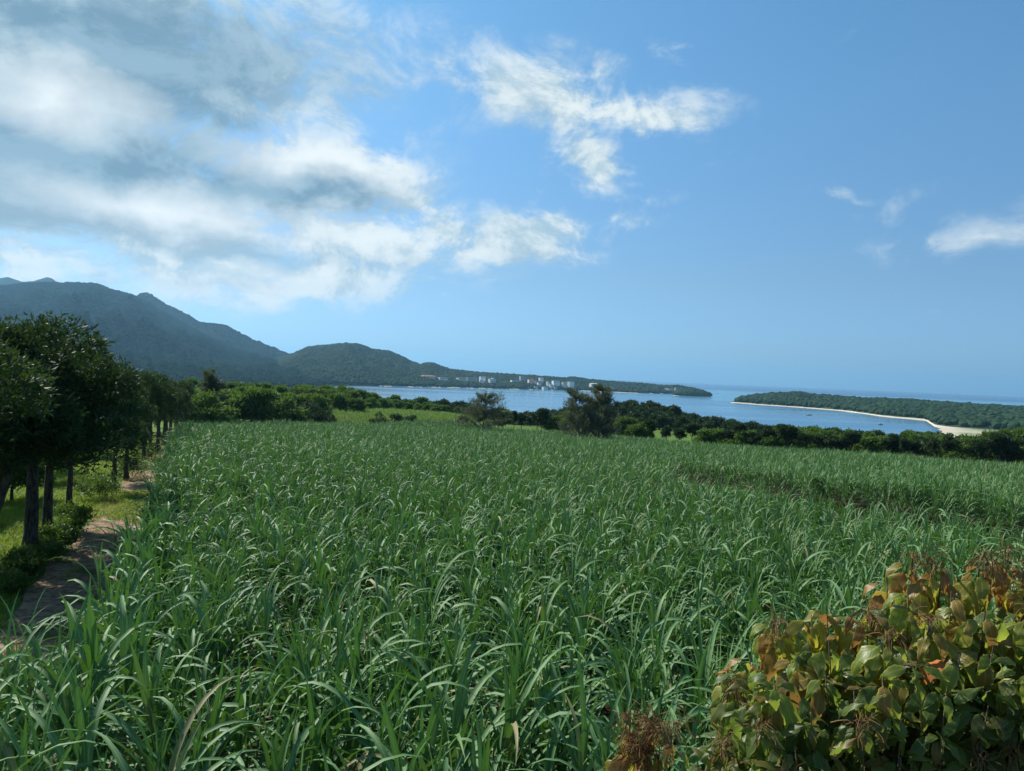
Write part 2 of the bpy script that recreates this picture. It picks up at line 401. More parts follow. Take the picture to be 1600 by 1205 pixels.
M['foam'] = plain('surf_foam', (.80,.84,.85), .8, .08, .02)

# ------------------------------------------------------------------ terrain
SY, SX = 0.0552, 0.0118           # the field falls away ahead and to the right
def ground_z(X, Y):
    X = np.asarray(X, float); Y = np.asarray(Y, float)
    Yc = np.minimum(Y, 128.0); u = X/np.maximum(Y, 40.0)
    drop = 4.8 + SY*Yc + SX*np.clip(X, -90, 90)
    flat = 60.0*smooth(-u, -.02, .10) + 6.0
    over = np.maximum(Y-128.0-flat, 0)
    drop = drop + np.minimum(over, 80)*.040 + np.maximum(over-80, 0)*.080
    drop = drop - 1.1*smooth(Y, 122, 140)*smooth(-u, .0, .08)*(1-smooth(Y, 185, 230))
    z = CAMZ - drop
    z = z + 8.4*np.exp(-((X-45)/30.0)**2-((Y-275)/42.0)**2)          # wooded knoll over the bay
    z = np.where(Y > 300, np.maximum(z, -3.0), z)
    # low sandy flat at the head of the bay, right
    fl = smooth(u, .50, .62)*smooth(Y, 560, 700)
    z = z*(1-fl) + fl*(1.2+1.5*smooth(u, .6, .8))
    # the road bank the camera looks over
    bank = 1-smooth(Y, 1.5, 4.0)
    z = z*(1-bank) + bank*(CAMZ-2.75)
    return z
xs = np.concatenate([np.linspace(-700, -60, 90), np.linspace(-59, 70, 130), np.linspace(72, 760, 140)])
ys = np.concatenate([np.linspace(-60, -2, 16), np.linspace(-1, 8, 28), np.linspace(9, 140, 90), np.linspace(144, 840, 130)])
GX, GY = np.meshgrid(xs, ys)
GZ = ground_z(GX, GY) + .05*fbm(GX*.6, GY*.6, 3)*smooth(GY, 4, 8) + .6*fbm(GX*.03, GY*.03, 9)*smooth(GY, 150, 260)
tag(link('ground', grid_mesh('ground', GX, GY, GZ, M['ground'])), 'gently falling farmland under the cane and woods', kind='structure')

# sea: one sheet to the horizon
R_SEA = 30000.0
def sea_sheet():
    me = bpy.data.meshes.new('sea')
    a = np.linspace(-math.pi, math.pi, 97)[:-1]
    V = [(0, 300, 0)]+[(R_SEA*math.sin(t), R_SEA*math.cos(t), 0) for t in a]
    F = [(0, 1+(i+1) % 96, 1+i) for i in range(96)]
    me.from_pydata(V, [], F); me.materials.append(M['sea']); me.update(); return me
tag(link('sea', sea_sheet()), 'calm blue bay and open sea beyond', kind='structure')

# dirt path along the left edge of the cane
def strip(name, mat, c0, c1, y0, y1, n, m, dz, wob):
    t = np.linspace(y0, y1, n)[:,None]; w = np.linspace(0, 1, m)[None]
    e = wob*fbm(t*.25, t*0+1.7, 21)
    e2 = wob*fbm(t*.3, t*0+8.1, 33)
    c = (c0+e)*(1-w) + (c1+e2)*w
    Y = t+0*w; X = c-.4325*Y
    Z = ground_z(X, Y) + dz + .05*fbm(X*1.2, Y*1.2, 5)*np.sin(w*math.pi)
    o = link(name, grid_mesh(name, X, Y, Z, mat)); tag(o, kind='structure'); return o
strip('dirt_path', M['path'], -3.7, -0.7, 4.5, 86, 150, 7, .055, .5)
strip('field_track', M['path'], 35.2, 36.7, 14, 60, 70, 5, .055, .3)

# far land, lofted over its own ground plan: each layer is (photo x, photo y or height, distance)
FAR = {}
def poly(P):
    P = np.asarray(P, float); return lambda x: np.interp(x, P[:,0], P[:,1])
def crest_z(px, py, D, tree):
    return CAMZ + uw(px, py)[1]*D - tree
def loft(name, x0, x1, step, shore, crestY, crestD, tree, back, mat, label, bulge=.5, ravine=.25, beach=14.0, nt=36, seed=1, foot_z=-1.5, rough=1.0):
    px = np.arange(x0, x1+step, step, dtype=float)
    U = np.array([uw(p, 600)[0] for p in px])
    Dc = crestD(px); Ds = shore(px)
    Zc = np.array([crest_z(p, crestY(p), d, tree) for p, d in zip(px, Dc)])
    Zc = Zc + rough*fbm(px*.11, px*0+seed, seed+3, 3)
    bw = beach(px) if callable(beach) else beach+0*px
    t = np.linspace(0, 1, nt)
    rows = []
    for k in t:
        if k < .12:
            q = k/.12; D = Ds+q*bw; Z = foot_z+q*(-foot_z+1.7)+0*D
        elif k < .72:
            q = (k-.12)/.60; D = (Ds+bw)*(1-q)+Dc*q
            prof = q**(1.0/(1.0+bulge)) if bulge >= 0 else q**(1-bulge)
            z0 = np.minimum(1.8, Zc)
            Z = z0 + (Zc-z0)*prof
            amp = ravine*np.maximum(Zc, 4)*np.sin(q*math.pi)
            Z = Z + amp*fbm(px*.035+seed, D*.0035+q*1.2, seed, 5)
            Z = np.maximum(Z, 1.75+q*.5)
        else:
            q = (k-.72)/.28; D = Dc+q*back; Z = Zc*(1-q)**1.5 + q*(-2) + 0*D
        rows.append((U*D, D, Z))
    X = np.array([r[0] for r in rows]); Y = np.array([r[1]+0*U for r in rows]); Z = np.array([r[2]+0*U for r in rows])
    o = link(name, grid_mesh(name, X, Y, Z, mat)); tag(o, label, kind='structure')
    FAR[name] = (X, Y, Z)
    return o
PEN_SHORE = poly([(380,1600),(550,1660),(700,1860),(800,1990),(900,2180),(1000,2150),(1050,2250),(1112,2300)])
PEN_CREST = poly([(380,575),(440,556),(452,553),(480,541),(510,538),(540,535),(560,537),(580,545),(605,547),(625,555),(640,563),(655,568),(672,565),(690,572),(705,577),(750,581),(800,584),(850,587),(880,590),(895,587.5),(920,592),(1000,598),(1045,602),(1060,601),(1085,606),(1105,612),(1112,616)])
PEN_D = poly([(380,2700),(640,2650),(705,2500),(800,2450),(1000,2420),(1112,2390)])
loft('far_peninsula', 380, 1112, 3, PEN_SHORE, PEN_CREST, PEN_D, 6.0, 500, M['land'], 'wooded peninsula with a village across the bay', .25, .22, 12, 40, 5)
HL_SHORE = poly([(1143,1545),(1195,1450),(1270,1360),(1318,1284),(1378,1100),(1450,985),(1464,815),(1504,752),(1640,700),(1900,650)])
HL_CREST = poly([(1143,630),(1147,625),(1162,618.5),(1195,614.6),(1222,612.5),(1246,611.6),(1276,616),(1312,618.5),(1348,621.5),(1390,622),(1435,624.5),(1480,628.4),(1525,631),(1600,635),(1900,650)])
HL_D = poly([(1143,1580),(1195,1700),(1300,1700),(1435,1560),(1600,1450),(1900,1300)])
loft('headland', 1143, 1880, 4, HL_SHORE, HL_CREST, HL_D, 6.0, 420, M['land'], 'low wooded headland with a pale beach on the right', .9, .25, poly([(1143,7),(1280,8),(1340,14),(1400,20),(1450,48),(1504,70),(1900,60)]), 36, 11)
IS_SHORE = poly([(1052,2030),(1080,2000),(1112,2040)])
IS_CREST = poly([(1052,618),(1056,611),(1065,607),(1085,607),(1100,610),(1109,613),(1112,618)])
IS_D = poly([(1052,2070),(1112,2075)])
loft('islet', 1052, 1112, 2, IS_SHORE, IS_CREST, IS_D, 5.0, 50, M['land'], 'small wooded islet off the tip of the peninsula', 1.2, .1, 5, 24, 17)
M1_FOOT = poly([(-420,900),(400,1100),(470,1250),(530,1600),(560,1660),(660,1830)])
M1_CREST = poly([(-420,470),(-200,452),(0,445),(30,441),(49,440),(84,440),(105,440),(131,440),(149,443),(167,450),(185,455),(206,461),(232,474),(260,491),(290,507),(320,523),(350,536),(388,551),(433,562),(475,566),(525,577),(587,584),(640,592),(660,598)])
M1_D = poly([(-420,3300),(200,3200),(350,2900),(433,2500),(525,2250),(660,1990)])
loft('mountain', -420, 660, 4, M1_FOOT, M1_CREST, M1_D, 6.0, 700, M['mountain'], 'dark forested mountain slope on the left', -.45, .28, 14, 80, 23, rough=4.0)
M2_CREST = poly([(120,475),(180,463),(206,461),(216,457),(224,454.5),(232,458),(239,464),(260,476),(284,487.5),(308,502),(334,504),(352,508),(376,522),(397,532),(418,540),(448,553),(470,560),(520,575)])
loft('mountain_ridge', 120, 520, 3, poly([(120,3300),(520,2900)]), M2_CREST, poly([(120,4000),(520,3300)]), 6.0, 600, M['mountain'], 'rear forested ridge with a small pointed peak', .1, .14, 14, 30, 29, rough=4.5)
M3_CREST = poly([(-300,450),(-60,436),(0,428),(8,426.5),(18,430),(30,434),(48,433),(58,430),(68,426.5),(76,429),(84,436),(120,450)])
loft('mountain_peaks', -300, 120, 3, poly([(-300,4300),(120,4300)]), M3_CREST, poly([(-300,5000),(120,5000)]), 6.0, 600, M['mountain'], 'faint rounded peaks behind the mountain', .1, .1, 14, 24, 31, rough=2.0)
# surf on the outer reef
def surf(name, pts, width, label):
    mb = MB(); P = []
    for px, py in pts:
        u, w = uw(px, py); D = -CAMZ/w; P.append((u*D, D))
    P = np.array(P)
    for i in range(len(P)-1):
        a, b = P[i], P[i+1]; n = 14
        for k in range(n):
            if random.random() < .35: continue
            q0, q1 = k/n, (k+random.uniform(.5, .95))/n
            p, q = a+(b-a)*q0, a+(b-a)*q1; w2 = width*random.uniform(.3, 1.0); off = random.uniform(-1, 1)*width*.6
            mb.add([(p[0],p[1]-w2/3+off,.03),(q[0],q[1]-w2/4+off,.03),(q[0],q[1]+w2/2+off,.25),(p[0],p[1]+w2/2+off,.25)], [(0,1,2,3)])
    tag(mb.build(name, M['foam']), label, kind='structure')
surf('reef_surf', [(1085,600.3),(1130,602.3),(1180,604.6)], 60, 'thin white surf on the reef')
surf('reef_surf', [(1270,608.7),(1330,611.6),(1400,614.8),(1480,619.2)], 50, 'thin white surf behind the headland')
surf('sandbar_surf', [(1010,614.6),(1045,615.6)], 12, 'white strip of beach under the peninsula')
# ------------------------------------------------------------------ scattering of what nobody could count
rng = np.random.default_rng(11)
def proto_collection(name, meshes):
    c = bpy.data.collections.new(name)
    for i, me in enumerate(meshes):
        c.objects.link(bpy.data.objects.new('%s_%02d' % (name, i), me))
    return c
def scatter(name, P, rot, scl, idx, coll, label, cat=None):
    """one object, kind stuff: instances of the meshes of coll on points"""
    P = np.asarray(P, np.float32); N = len(P)
    me = bpy.data.meshes.new(name); me.vertices.add(N); me.vertices.foreach_set('co', P.ravel())
    a = me.attributes.new('rot', 'FLOAT_VECTOR', 'POINT'); a.data.foreach_set('vector', np.asarray(rot, np.float32).ravel())
    scl = np.asarray(scl, np.float32)
    if scl.ndim == 1: scl = np.repeat(scl[:,None], 3, 1)
    a = me.attributes.new('scl', 'FLOAT_VECTOR', 'POINT'); a.data.foreach_set('vector', scl.ravel())
    a = me.attributes.new('pick', 'INT', 'POINT'); a.data.foreach_set('value', np.asarray(idx, np.int32))
    o = link(name, me); tag(o, label, cat, kind='stuff')
    g = bpy.data.node_groups.new(name, 'GeometryNodeTree')
    g.interface.new_socket('Geometry', in_out='INPUT', socket_type='NodeSocketGeometry')
    g.interface.new_socket('Geometry', in_out='OUTPUT', socket_type='NodeSocketGeometry')
    gi = g.nodes.new('NodeGroupInput'); go = g.nodes.new('NodeGroupOutput')
    ci = g.nodes.new('GeometryNodeCollectionInfo'); ci.inputs['Collection'].default_value = coll
    ci.inputs['Separate Children'].default_value = True; ci.inputs['Reset Children'].default_value = True
    ip = g.nodes.new('GeometryNodeInstanceOnPoints'); ip.inputs['Pick Instance'].default_value = True
    def attr(nm, typ):
        n = g.nodes.new('GeometryNodeInputNamedAttribute'); n.data_type = typ; n.inputs['Name'].default_value = nm; return n.outputs['Attribute']
    L = g.links.new
    L(gi.outputs[0], ip.inputs['Points']); L(ci.outputs[0], ip.inputs['Instance'])
    L(attr('pick', 'INT'), ip.inputs['Instance Index'])
    er = g.nodes.new('FunctionNodeEulerToRotation'); L(attr('rot', 'FLOAT_VECTOR'), er.inputs[0]); L(er.outputs[0], ip.inputs['Rotation'])
    L(attr('scl', 'FLOAT_VECTOR'), ip.inputs['Scale'])
    L(ip.outputs[0], go.inputs[0])
    md = o.modifiers.new('scatter', 'NODES'); md.node_group = g
    return o

# ------------------------------------------------------------------ foliage builders
def unit(v): return v/(np.linalg.norm(v, axis=-1, keepdims=True)+1e-9)
def leaf_cards(r, C, N, L, W, updown=0.0, jitter=.9):
    """diamond leaves at C pointing roughly along N; 4 vertices each, slightly folded"""
    n = len(C)
    d = unit(N + jitter*r.normal(size=(n,3)) + np.array([0,0,updown]))
    s = unit(np.cross(d, unit(r.normal(size=(n,3)))))
    nn = np.cross(d, s)
    l = L*r.uniform(.7, 1.3, (n,1)); w = W*r.uniform(.7, 1.3, (n,1))
    V = np.stack([C, C+d*l*.5+s*w*.5, C+d*l+nn*l*r.uniform(-.25,.1,(n,1)), C+d*l*.5-s*w*.5], 1)
    return V
def crown_points(r, lobes, n, lo=.55):
    """points in the outer shell of a set of lobes, with outward directions"""
    lobes = np.asarray(lobes, float)
    w = lobes[:,3]**2; k = r.choice(len(lobes), n, p=w/w.sum())
    d = unit(r.normal(size=(n,3))); d[:,2] = np.where(d[:,2] < -.55, -d[:,2]*.4, d[:,2]); d = unit(d)
    rad = lobes[k,3:4]*(r.uniform(lo**3, 1, (n,1)))**(1/3)
    return lobes[k,:3]+d*rad*np.array([1,1,.82]), d, k
def crown_mesh(name, seed, lobes, clusters, per, L, W, mat, csize, updown=.3, lo=.55):
    r = np.random.default_rng(seed)
    C, N, k = crown_points(r, lobes, clusters, lo)
    C = np.repeat(C, per, 0)+r.normal(size=(clusters*per,3))*csize; N = np.repeat(N, per, 0)
    V = leaf_cards(r, C, N, L, W, updown)
    return quads_mesh(name, V, 4, [(0,1,2,3)], mat)
def tree_lobes(r, h, crown_r, base, n):
    """lobes of an uneven crown between height base and h"""
    L = []
    for i in range(n):
        z = base+(h-base)*(.14+.70*r.random()); f = (z-base)/(h-base)
        rr = crown_r*(1-.55*max(0, f-.35))*math.sqrt(r.random())*.80
        a = r.random()*2*math.pi
        L.append((rr*math.cos(a), rr*math.sin(a), z, crown_r*r.uniform(.18, .40)))
    L.append((0, 0, base+(h-base)*.45, crown_r*.55)); L.append((0,0,h-crown_r*.35, crown_r*.32))
    return L
def trunk_mb(r, h, rad, lobes, limbs=6, lean=(0,0), n=8, fork=.45):
    mb = MB()
    pts = []; k = 7
    for i in range(k):
        q = i/(k-1); pts.append((lean[0]*q*q+.06*r.normal()*q, lean[1]*q*q+.06*r.normal()*q, -.15+(h+.15)*q))
    rr = [rad*(1.45 if i == 0 else 1.0)*(1-.62*i/(k-1)) for i in range(k)]
    mb.tube(pts, rr, n)
    lob = sorted(lobes, key=lambda l: -l[3])[:limbs]
    for l in lob:
        q = r.uniform(fork, .9); i = min(int(q*(k-1)), k-2); f = q*(k-1)-i
        p0 = np.array(pts[i])*(1-f)+np.array(pts[i+1])*f; p2 = np.array(l[:3])
        p1 = (p0+p2)/2+np.array([0,0,-.12*np.linalg.norm(p2-p0)])
        tt = np.linspace(0, 1, 6)[:,None]; P = (1-tt)**2*p0+2*tt*(1-tt)*p1+tt**2*p2
        mb.tube(P, rad*.48*(1-.8*tt[:,0])+.006, 6)
    return mb
def make_tree_proto(kind, seed):
    r = np.random.default_rng(seed)
    if kind == 'near':      # 6.5 m windbreak tree
        lobes = tree_lobes(r, 6.5, 2.7, 2.05, 26)
        cr = crown_mesh('crown', seed, lobes, 3400, 9, .17, .046, M['tree'], .08, .4, .62)
        tr = trunk_mb(r, 4.6, .21, lobes, 9).mesh('trunk', M['bark'], True)
    elif kind == 'row':     # 5.5 m small tree of the far windbreak
        lobes = tree_lobes(r, 5.8, 1.45, 3.1, 9)
        cr = crown_mesh('crown', seed, lobes, 520, 8, .30, .15, M['tree_mid'], .14, .3, .5)
        tr = trunk_mb(r, 4.2, .12, lobes, 6, n=6, fork=.6).mesh('trunk', M['bark'], True)
    elif kind == 'wood':    # broad bushy tree of the woods
        lobes = tree_lobes(r, 5.5, 2.6, 1.0, 12)
        cr = crown_mesh('crown', seed, lobes, 800, 8, .34, .17, M['wood'], .18, .3, .5)
        tr = trunk_mb(r, 3.6, .15, lobes, 5, n=6).mesh('trunk', M['bark'], True)
    elif kind == 'far':     # cheap crown for masses
        lobes = tree_lobes(r, 5.0, 2.7, .4, 9)
        cr = crown_mesh('crown', seed, lobes, 330, 6, .60, .36, M['wood'], .22, .3, .5); tr = None
    elif kind == 'far_dark':
        lobes = tree_lobes(r, 4.6, 2.4, .4, 8)
        cr = crown_mesh('crown', seed, lobes, 300, 6, .55, .32, M['tree_mid'], .22, .3, .5); tr = None
    return tr, cr
PROTO = {k: [make_tree_proto(k, 100+17*i+len(k)) for i in range(n)] for k, n in (('near', 4), ('row', 6), ('wood', 6), ('far', 5), ('far_dark', 5))}
H0 = {'near': 6.5, 'row': 5.5, 'wood': 5.5}
def put_tree(kind, variant, X, Y, h, name, label, group=None, wid=1.0, cat='tree', trunk=None, rz=None, lean=None):
    s = h/H0[kind]
    t = thing(name, label, cat, (X, Y, float(ground_z(X, Y))), rng.uniform(0, 6.28) if rz is None else rz, group, (s*wid, s*wid, s))
    if lean: t.rotation_euler = (lean[0], lean[1], t.rotation_euler[2])
    tr, cr = PROTO[kind][variant % len(PROTO[kind])]
    link('trunk', trunk or tr, t); link('crown', cr, t)
    return t
def ground_hit(px, py, top=0.0):
    """where the sloping field is met by a sight line; top = height above the soil"""
    u, w = uw(px, py)
    Y = (4.8-top)/(-w-SY-SX*u); return u*Y, Y
def height_for(X, Y, px, py):
    return CAMZ+uw(px, py)[1]*Y-float(ground_z(X, Y))

# casuarina: wispy, with drooping needle sprays
def casuarina(seed, h, spread, density=1.0, mat=None):
    r = np.random.default_rng(seed)
    mb = MB(); pts = [(0.04*h*r.normal()*q, .02*h*r.normal()*q, -.1+h*.92*q) for q in np.linspace(0, 1, 8)]
    mb.tube(pts, np.linspace(.022*h, .004*h, 8), 7)
    C = []; D = []
    for i in range(int(46*density)):
        q = r.uniform(.16, .98); z = h*.92*q
        i0 = min(int(q*7), 6); p0 = np.array(pts[i0])+(np.array(pts[i0+1])-np.array(pts[i0]))*(q*7-i0)
        a = r.uniform(0, 6.28); ln = spread*(1.1-.75*q)*r.uniform(.6, 1.2)
        d = np.array([math.cos(a), math.sin(a), r.uniform(.45, 1.1)])
        tt = np.linspace(0, 1, 6)[:,None]; P = p0+d*ln*tt+np.array([0,0,-.25*ln])*tt**2
        mb.tube(P, .006*h*(1-.8*tt[:,0])+.004, 5)
        m = int(125*density); k = r.uniform(.25, 1.0, m)[:,None]
        Q = p0+d*ln*k+np.array([0,0,-.25*ln])*k**2
        C.append(Q+r.normal(size=(m,3))*.10*ln*k); D.append(np.repeat(unit(d)[None], m, 0)*.5+np.array([0,0,.25]))
    C = np.concatenate(C); D = np.concatenate(D)
    V = leaf_cards(r, C, D, .075*h, .0065*h, .1, .40)
    return mb.mesh('trunk', M['bark_pale'], True), quads_mesh('crown', V, 4, [(0,1,2,3)], mat or M['casuarina'])
def put_casuarina(seed, px, Y, top, spread, label, density=1.0, name='casuarina_tree'):
    X = uw(px, 640)[0]*Y; h = height_for(X, Y, px, top)
    t = thing(name, label, 'tree', (X, Y, float(ground_z(X, Y))), 0.0)
    tr, cr = casuarina(seed, h, spread, density); link('trunk', tr, t); link('crown', cr, t)
    return t

# ------------------------------------------------------------------ the left windbreak beside the path
def leaning_trunk():
    r = np.random.default_rng(5)
    mb = MB(); P = [(-1.1,-.2,-.2),(-.75,-.1,.7),(-.3,0,1.6),(0,0,2.5),(.1,.1,3.6)]
    mb.tube(P, [.24,.17,.155,.14,.09], 9)
    for e in ((1.2,.3,4.2),(-.8,.9,4.4),(.3,-1.1,4.0)):
        tt = np.linspace(0, 1, 5)[:,None]; mb.tube(np.array(P[3])*(1-tt)+np.array(e)*tt, .09*(1-.75*tt[:,0]), 6)
    return mb.mesh('trunk', M['bark'], True)
LEFT = [  # photo x, y of the trunk foot, height, width, label
 (-150,985,6.3,1.0,None,'dense dark tree cut by the left edge nearest the camera'),
 (5,899,6.6,1.05,'lean','dense dark tree with a leaning trunk at the left edge'),
 (46,874,6.9,.92,None,'dense dark tree with thick trunk just right of the leaning trunk'),
 (73,850,6.5,.80,None,'dense dark tree with slim straight trunk, third beside the path'),
 (107,826,5.6,.68,None,'dense dark tree beside the sunlit grass patch, near side of it'),
 (178,770,5.3,.66,None,'rounded dark tree just past the sunlit grass patch'),
 (197,752,5.8,.68,None,'dark tree directly behind the one past the sunlit grass patch'),
 (224,728,6.5,.75,None,'dark tree with forked trunks midway along the path'),
 (234,716,6.5,.75,None,'dark tree behind the forked one midway along the path'),
 (246,703,6.5,.9,None,'dark path-side tree with only its crown clear, fourth from the path end'),
 (256,694,6.6,.9,None,'dark path-side tree third from the path end'),
 (265,686,6.8,.95,None,'dark path-side tree second from the path end'),
 (276,677,7.0,1.0,None,'dark path-side tree at the far end of the path'),
]
for i, (px, py, h, wd, sp, lab) in enumerate(LEFT):
    X, Y = ground_hit(px, py)
    put_tree('near', i, X, Y, h, 'windbreak_tree', lab, 'windbreak trees along the path', wd, trunk=leaning_trunk() if sp else None, rz=0.0 if sp else None)
# second line of trees behind the row: a shadowed thicket on the left
for i, (c, Y) in enumerate([(-9.5,30),(-10.0,44),(-8.5,56),(-9.5,68),(-9,82)]):
    put_tree('near', i+2, c-.4325*Y, Y, 5.6+.8*rng.random(), 'windbreak_tree', 'dark tree in the second line behind the path-side trees', 'trees behind the path-side row', 1.0)

for i, (c, Y, h, lab) in enumerate([(-8.2,20,2.6,'low leafy bush at the left edge behind the leaning trunk'),(-7.6,25,2.2,'low leafy bush glimpsed behind the thick trunk'),(-7.4,31,2.4,'low leafy bush behind the slim straight trunk'),(-7.0,38,2.6,'low leafy bush behind the tree past the sunlit patch')]):
    put_tree('wood', i, c-.4325*Y, Y, h, 'understorey_bush', lab, 'bushes behind the path-side trees', 1.2, 'bush')
# ------------------------------------------------------------------ the far edge of the field and its trees
EDGE_PX = [(200,653),(290,655),(400,655),(520,658),(700,664),(800,668),(900,674),(1000,682),(1100,690),(1250,700),(1400,708),(1500,716),(1600,722),(1750,732),(1950,746)]
CANE_H = 2.35
_e = [(uw(x, y)[0], ground_hit(x, y, CANE_H)[1]) for x, y in EDGE_PX]
EU = np.array([e[0] for e in _e]); EY = np.array([e[1] for e in _e])
def edge_Y(u): return np.interp(u, EU, EY)
ROW_TOP = poly([(735,645),(770,641),(800,643),(890,645),(950,650),(1000,657),(1050,664),(1100,668),(1200,673),(1300,679),(1400,686),(1500,687),(1600,686),(1760,694)])
px = 742.0; i = 0
while px < 1700:
    u = uw(px, 680)[0]; Y = float(edge_Y(u))*1.05+rng.uniform(.5, 3.0); X = u*Y
    if not (896 < px < 912):
        h = height_for(X, Y, px, float(ROW_TOP(px))+rng.uniform(-3, 5))
        round_ = rng.random() < .28
        lab = 'rounded lighter green tree standing in the windbreak row along the field edge' if round_ else 'small dark slender-trunked tree in the long windbreak row along the field edge'
        put_tree('wood' if round_ else 'row', i, X, Y, max(3.2, h*rng.uniform(.84, 1.12)), 'row_tree', lab, 'windbreak row along the far field edge', rng.uniform(.95, 1.35))
        i += 1
    px += rng.uniform(6.0, 25.0) if px < 1180 else rng.uniform(7, 24)
# bushy second line, right half: rounder and lower
for k in range(46):
    px = 1165+k*12.5+rng.uniform(-4, 4); u = uw(px, 680)[0]; Y = float(edge_Y(u))*1.10+rng.uniform(2, 16); X = u*Y
    topy = np.interp(px, [1160,1250,1300,1400,1480,1550,1600,1750], [676,668,671,684,686,673,668,672])+rng.uniform(0, 8)
    h = height_for(X, Y, px, topy)
    put_tree('wood', k, X, Y, max(2.5, h), 'bushy_tree', 'rounded green tree behind the windbreak row on the right', 'bushy trees behind the windbreak row', rng.uniform(.75, 1.0))
# woods at the far left end of the field
k = 0
WOOD_TOP = poly([(250,588),(290,593),(330,597),(400,599),(480,603),(540,607),(575,615),(600,626),(640,630),(680,637),(720,648),(735,655)])
for D, x0, x1, dz in ((92,250,345,22),(104,262,420,24),(118,275,470,26),(135,285,505,20),(152,290,560,14),(172,300,590,5),(190,470,610,0),(215,560,705,3),(235,590,730,0)):
    px = x0
    while px < x1:
        u = uw(px, 640)[0]; Y = D+rng.uniform(-4, 4); X = u*Y
        h = height_for(X, Y, px, float(WOOD_TOP(px))+dz*rng.uniform(.6, 1.2)+rng.uniform(-3, 4))
        h = min(max(h*1.13, 2.6), 10.0)
        put_tree('wood', k, X, Y, h, 'woodland_tree', 'bushy green tree of the wood beyond the left end of the field', 'woodland trees beyond the field', rng.uniform(.8, 1.1)*min(1.25, 5.5/h+.2))
        k += 1; px += 3.1/D*FPX*rng.uniform(.75, 1.2)
put_casuarina(3, 334, 98, 572, 2.4, 'grey-green feathery tree rising above the woodland on the left', 1.2)
put_casuarina(8, 757, 124, 615, 5.0, 'thin grey feathery tree at the left end of the windbreak row', 1.1)
put_casuarina(12, 905, 112, 608, 3.6, 'tall feathery tree, left one of the pair above the windbreak row', 1.0)
put_casuarina(19, 936, 113, 602, 3.4, 'tall feathery tree, right one of the pair above the windbreak row', 1.3)

# clipped dark shrubs in front of the pale crop
def shrub(px, Y, w_px, top, label, boxy, seed):
    X = uw(px, 655)[0]*Y; h = 1.16*height_for(X, Y, px, top); w = w_px/FPX*Y
    r = np.random.default_rng(seed); lobes = []
    n = max(4, int(w/.7))
    for q in range(n*3):
        x = r.uniform(-.5, .5)*w*.86; f = 1 if boxy else math.sqrt(max(.1, 1-(2*x/w)**2))
        lobes.append((x, r.uniform(-.5,.5)*1.6, h*r.uniform(.25, .8)*f, h*.17+.22))
    t = thing('clipped_shrub', label, 'shrub', (X, Y, float(ground_z(X, Y))), 0.0, 'shrubs at the far field edge')
    link('foliage', crown_mesh('foliage', seed, lobes, int(260+w*120), 8, .20, .10, M['tree_mid'], .1, .3, .4), t)
    mb = MB()
    for q in range(4):
        x = w*(.3*(q-1.5)/1.5); mb.tube([(x*.6,0,-.2),(x*.8,0,h*.35),(x,0,h*.7)], [.07,.05,.02], 6)
    mb.build('stem', M['bark'], t)
    return t
EB = 1.02
def eb(px): return float(edge_Y(uw(px, 660)[0]))*EB
shrub(481, eb(481)+1, 66, 628, 'wide domed dark shrub at the far edge of the cane', False, 41)
shrub(516, eb(516)+1, 10, 650, 'tiny dark shrub beside the wide domed one', False, 42)
shrub(592, eb(592)+1, 19, 647, 'twin-lobed dark shrub in front of the pale crop', False, 43)
shrub(630, eb(630)+1, 40, 650, 'long flat-topped dark shrub in front of the pale crop', True, 44)
shrub(722, eb(722)+1, 18, 653, 'small squarish dark shrub nearest the feathery grey tree', True, 45)

# ------------------------------------------------------------------ woodland masses too far to count
def far_blob(seed):
    """small lumpy crown for woods kilometres away"""
    import bmesh
    bm = bmesh.new(); bmesh.ops.create_icosphere(bm, subdivisions=2, radius=1.0)
    r = np.random.default_rng(seed); off = r.uniform(0, 50)
    for v in bm.verts:
        d = 1+.38*float(fbm(v.co.x*1.6+off+v.co.z*1.1, v.co.y*1.6+off-v.co.z*.9, seed, 3))
        v.co *= d; v.co.z = v.co.z*.85+.55
    return bm
def far_protos(mat, nm):
    L = []
    for i in range(5):
        bm = far_blob(60+i); me = bpy.data.meshes.new('%s_crown' % nm); bm.to_mesh(me); bm.free(); me.materials.append(mat); L.append(me)
    return proto_collection(nm, L)
FARP = far_protos(M['far'], 'far_crown'); MTP = far_protos(M['mountain'], 'mountain_crown')
HOUSES_XY = []
def sample_loft(name, n, zmin, tmax=.80, tmin=.0):
    X, Y, Z = FAR[name]; R, Cc = X.shape
    Z0 = Z
    a = np.abs((X[1:,1:]-X[:-1,:-1])*(Y[1:,:-1]-Y[:-1,1:])-(Y[1:,1:]-Y[:-1,:-1])*(X[1:,:-1]-X[:-1,1:]))*.5
    rows = np.arange(R-1)/(R-1); a = a*((rows < tmax) & (rows >= tmin))[:,None]
    p = (a/a.sum()).ravel(); k = rng.choice(a.size, n, p=p); i, j = np.divmod(k, Cc-1)
    s = rng.random(n); t = rng.random(n)
    def bl(A): return A[i,j]*(1-s)*(1-t)+A[i+1,j]*s*(1-t)+A[i,j+1]*(1-s)*t+A[i+1,j+1]*s*t
    P = np.stack([bl(X), bl(Y), bl(Z0)], 1)
    return P[P[:,2] > zmin]
def far_wood(name, P, r0, r1, coll, label):
    n = len(P); s = rng.uniform(r0, r1, n)
    sc = np.stack([s*rng.uniform(.85,1.2,n), s*rng.uniform(.85,1.2,n), s*rng.uniform(.75,1.15,n)], 1)
    rot = np.stack([np.zeros(n), np.zeros(n), rng.uniform(0, 6.28, n)], 1)
    scatter(name, P, rot, sc, rng.integers(0, 5, n), coll, label)
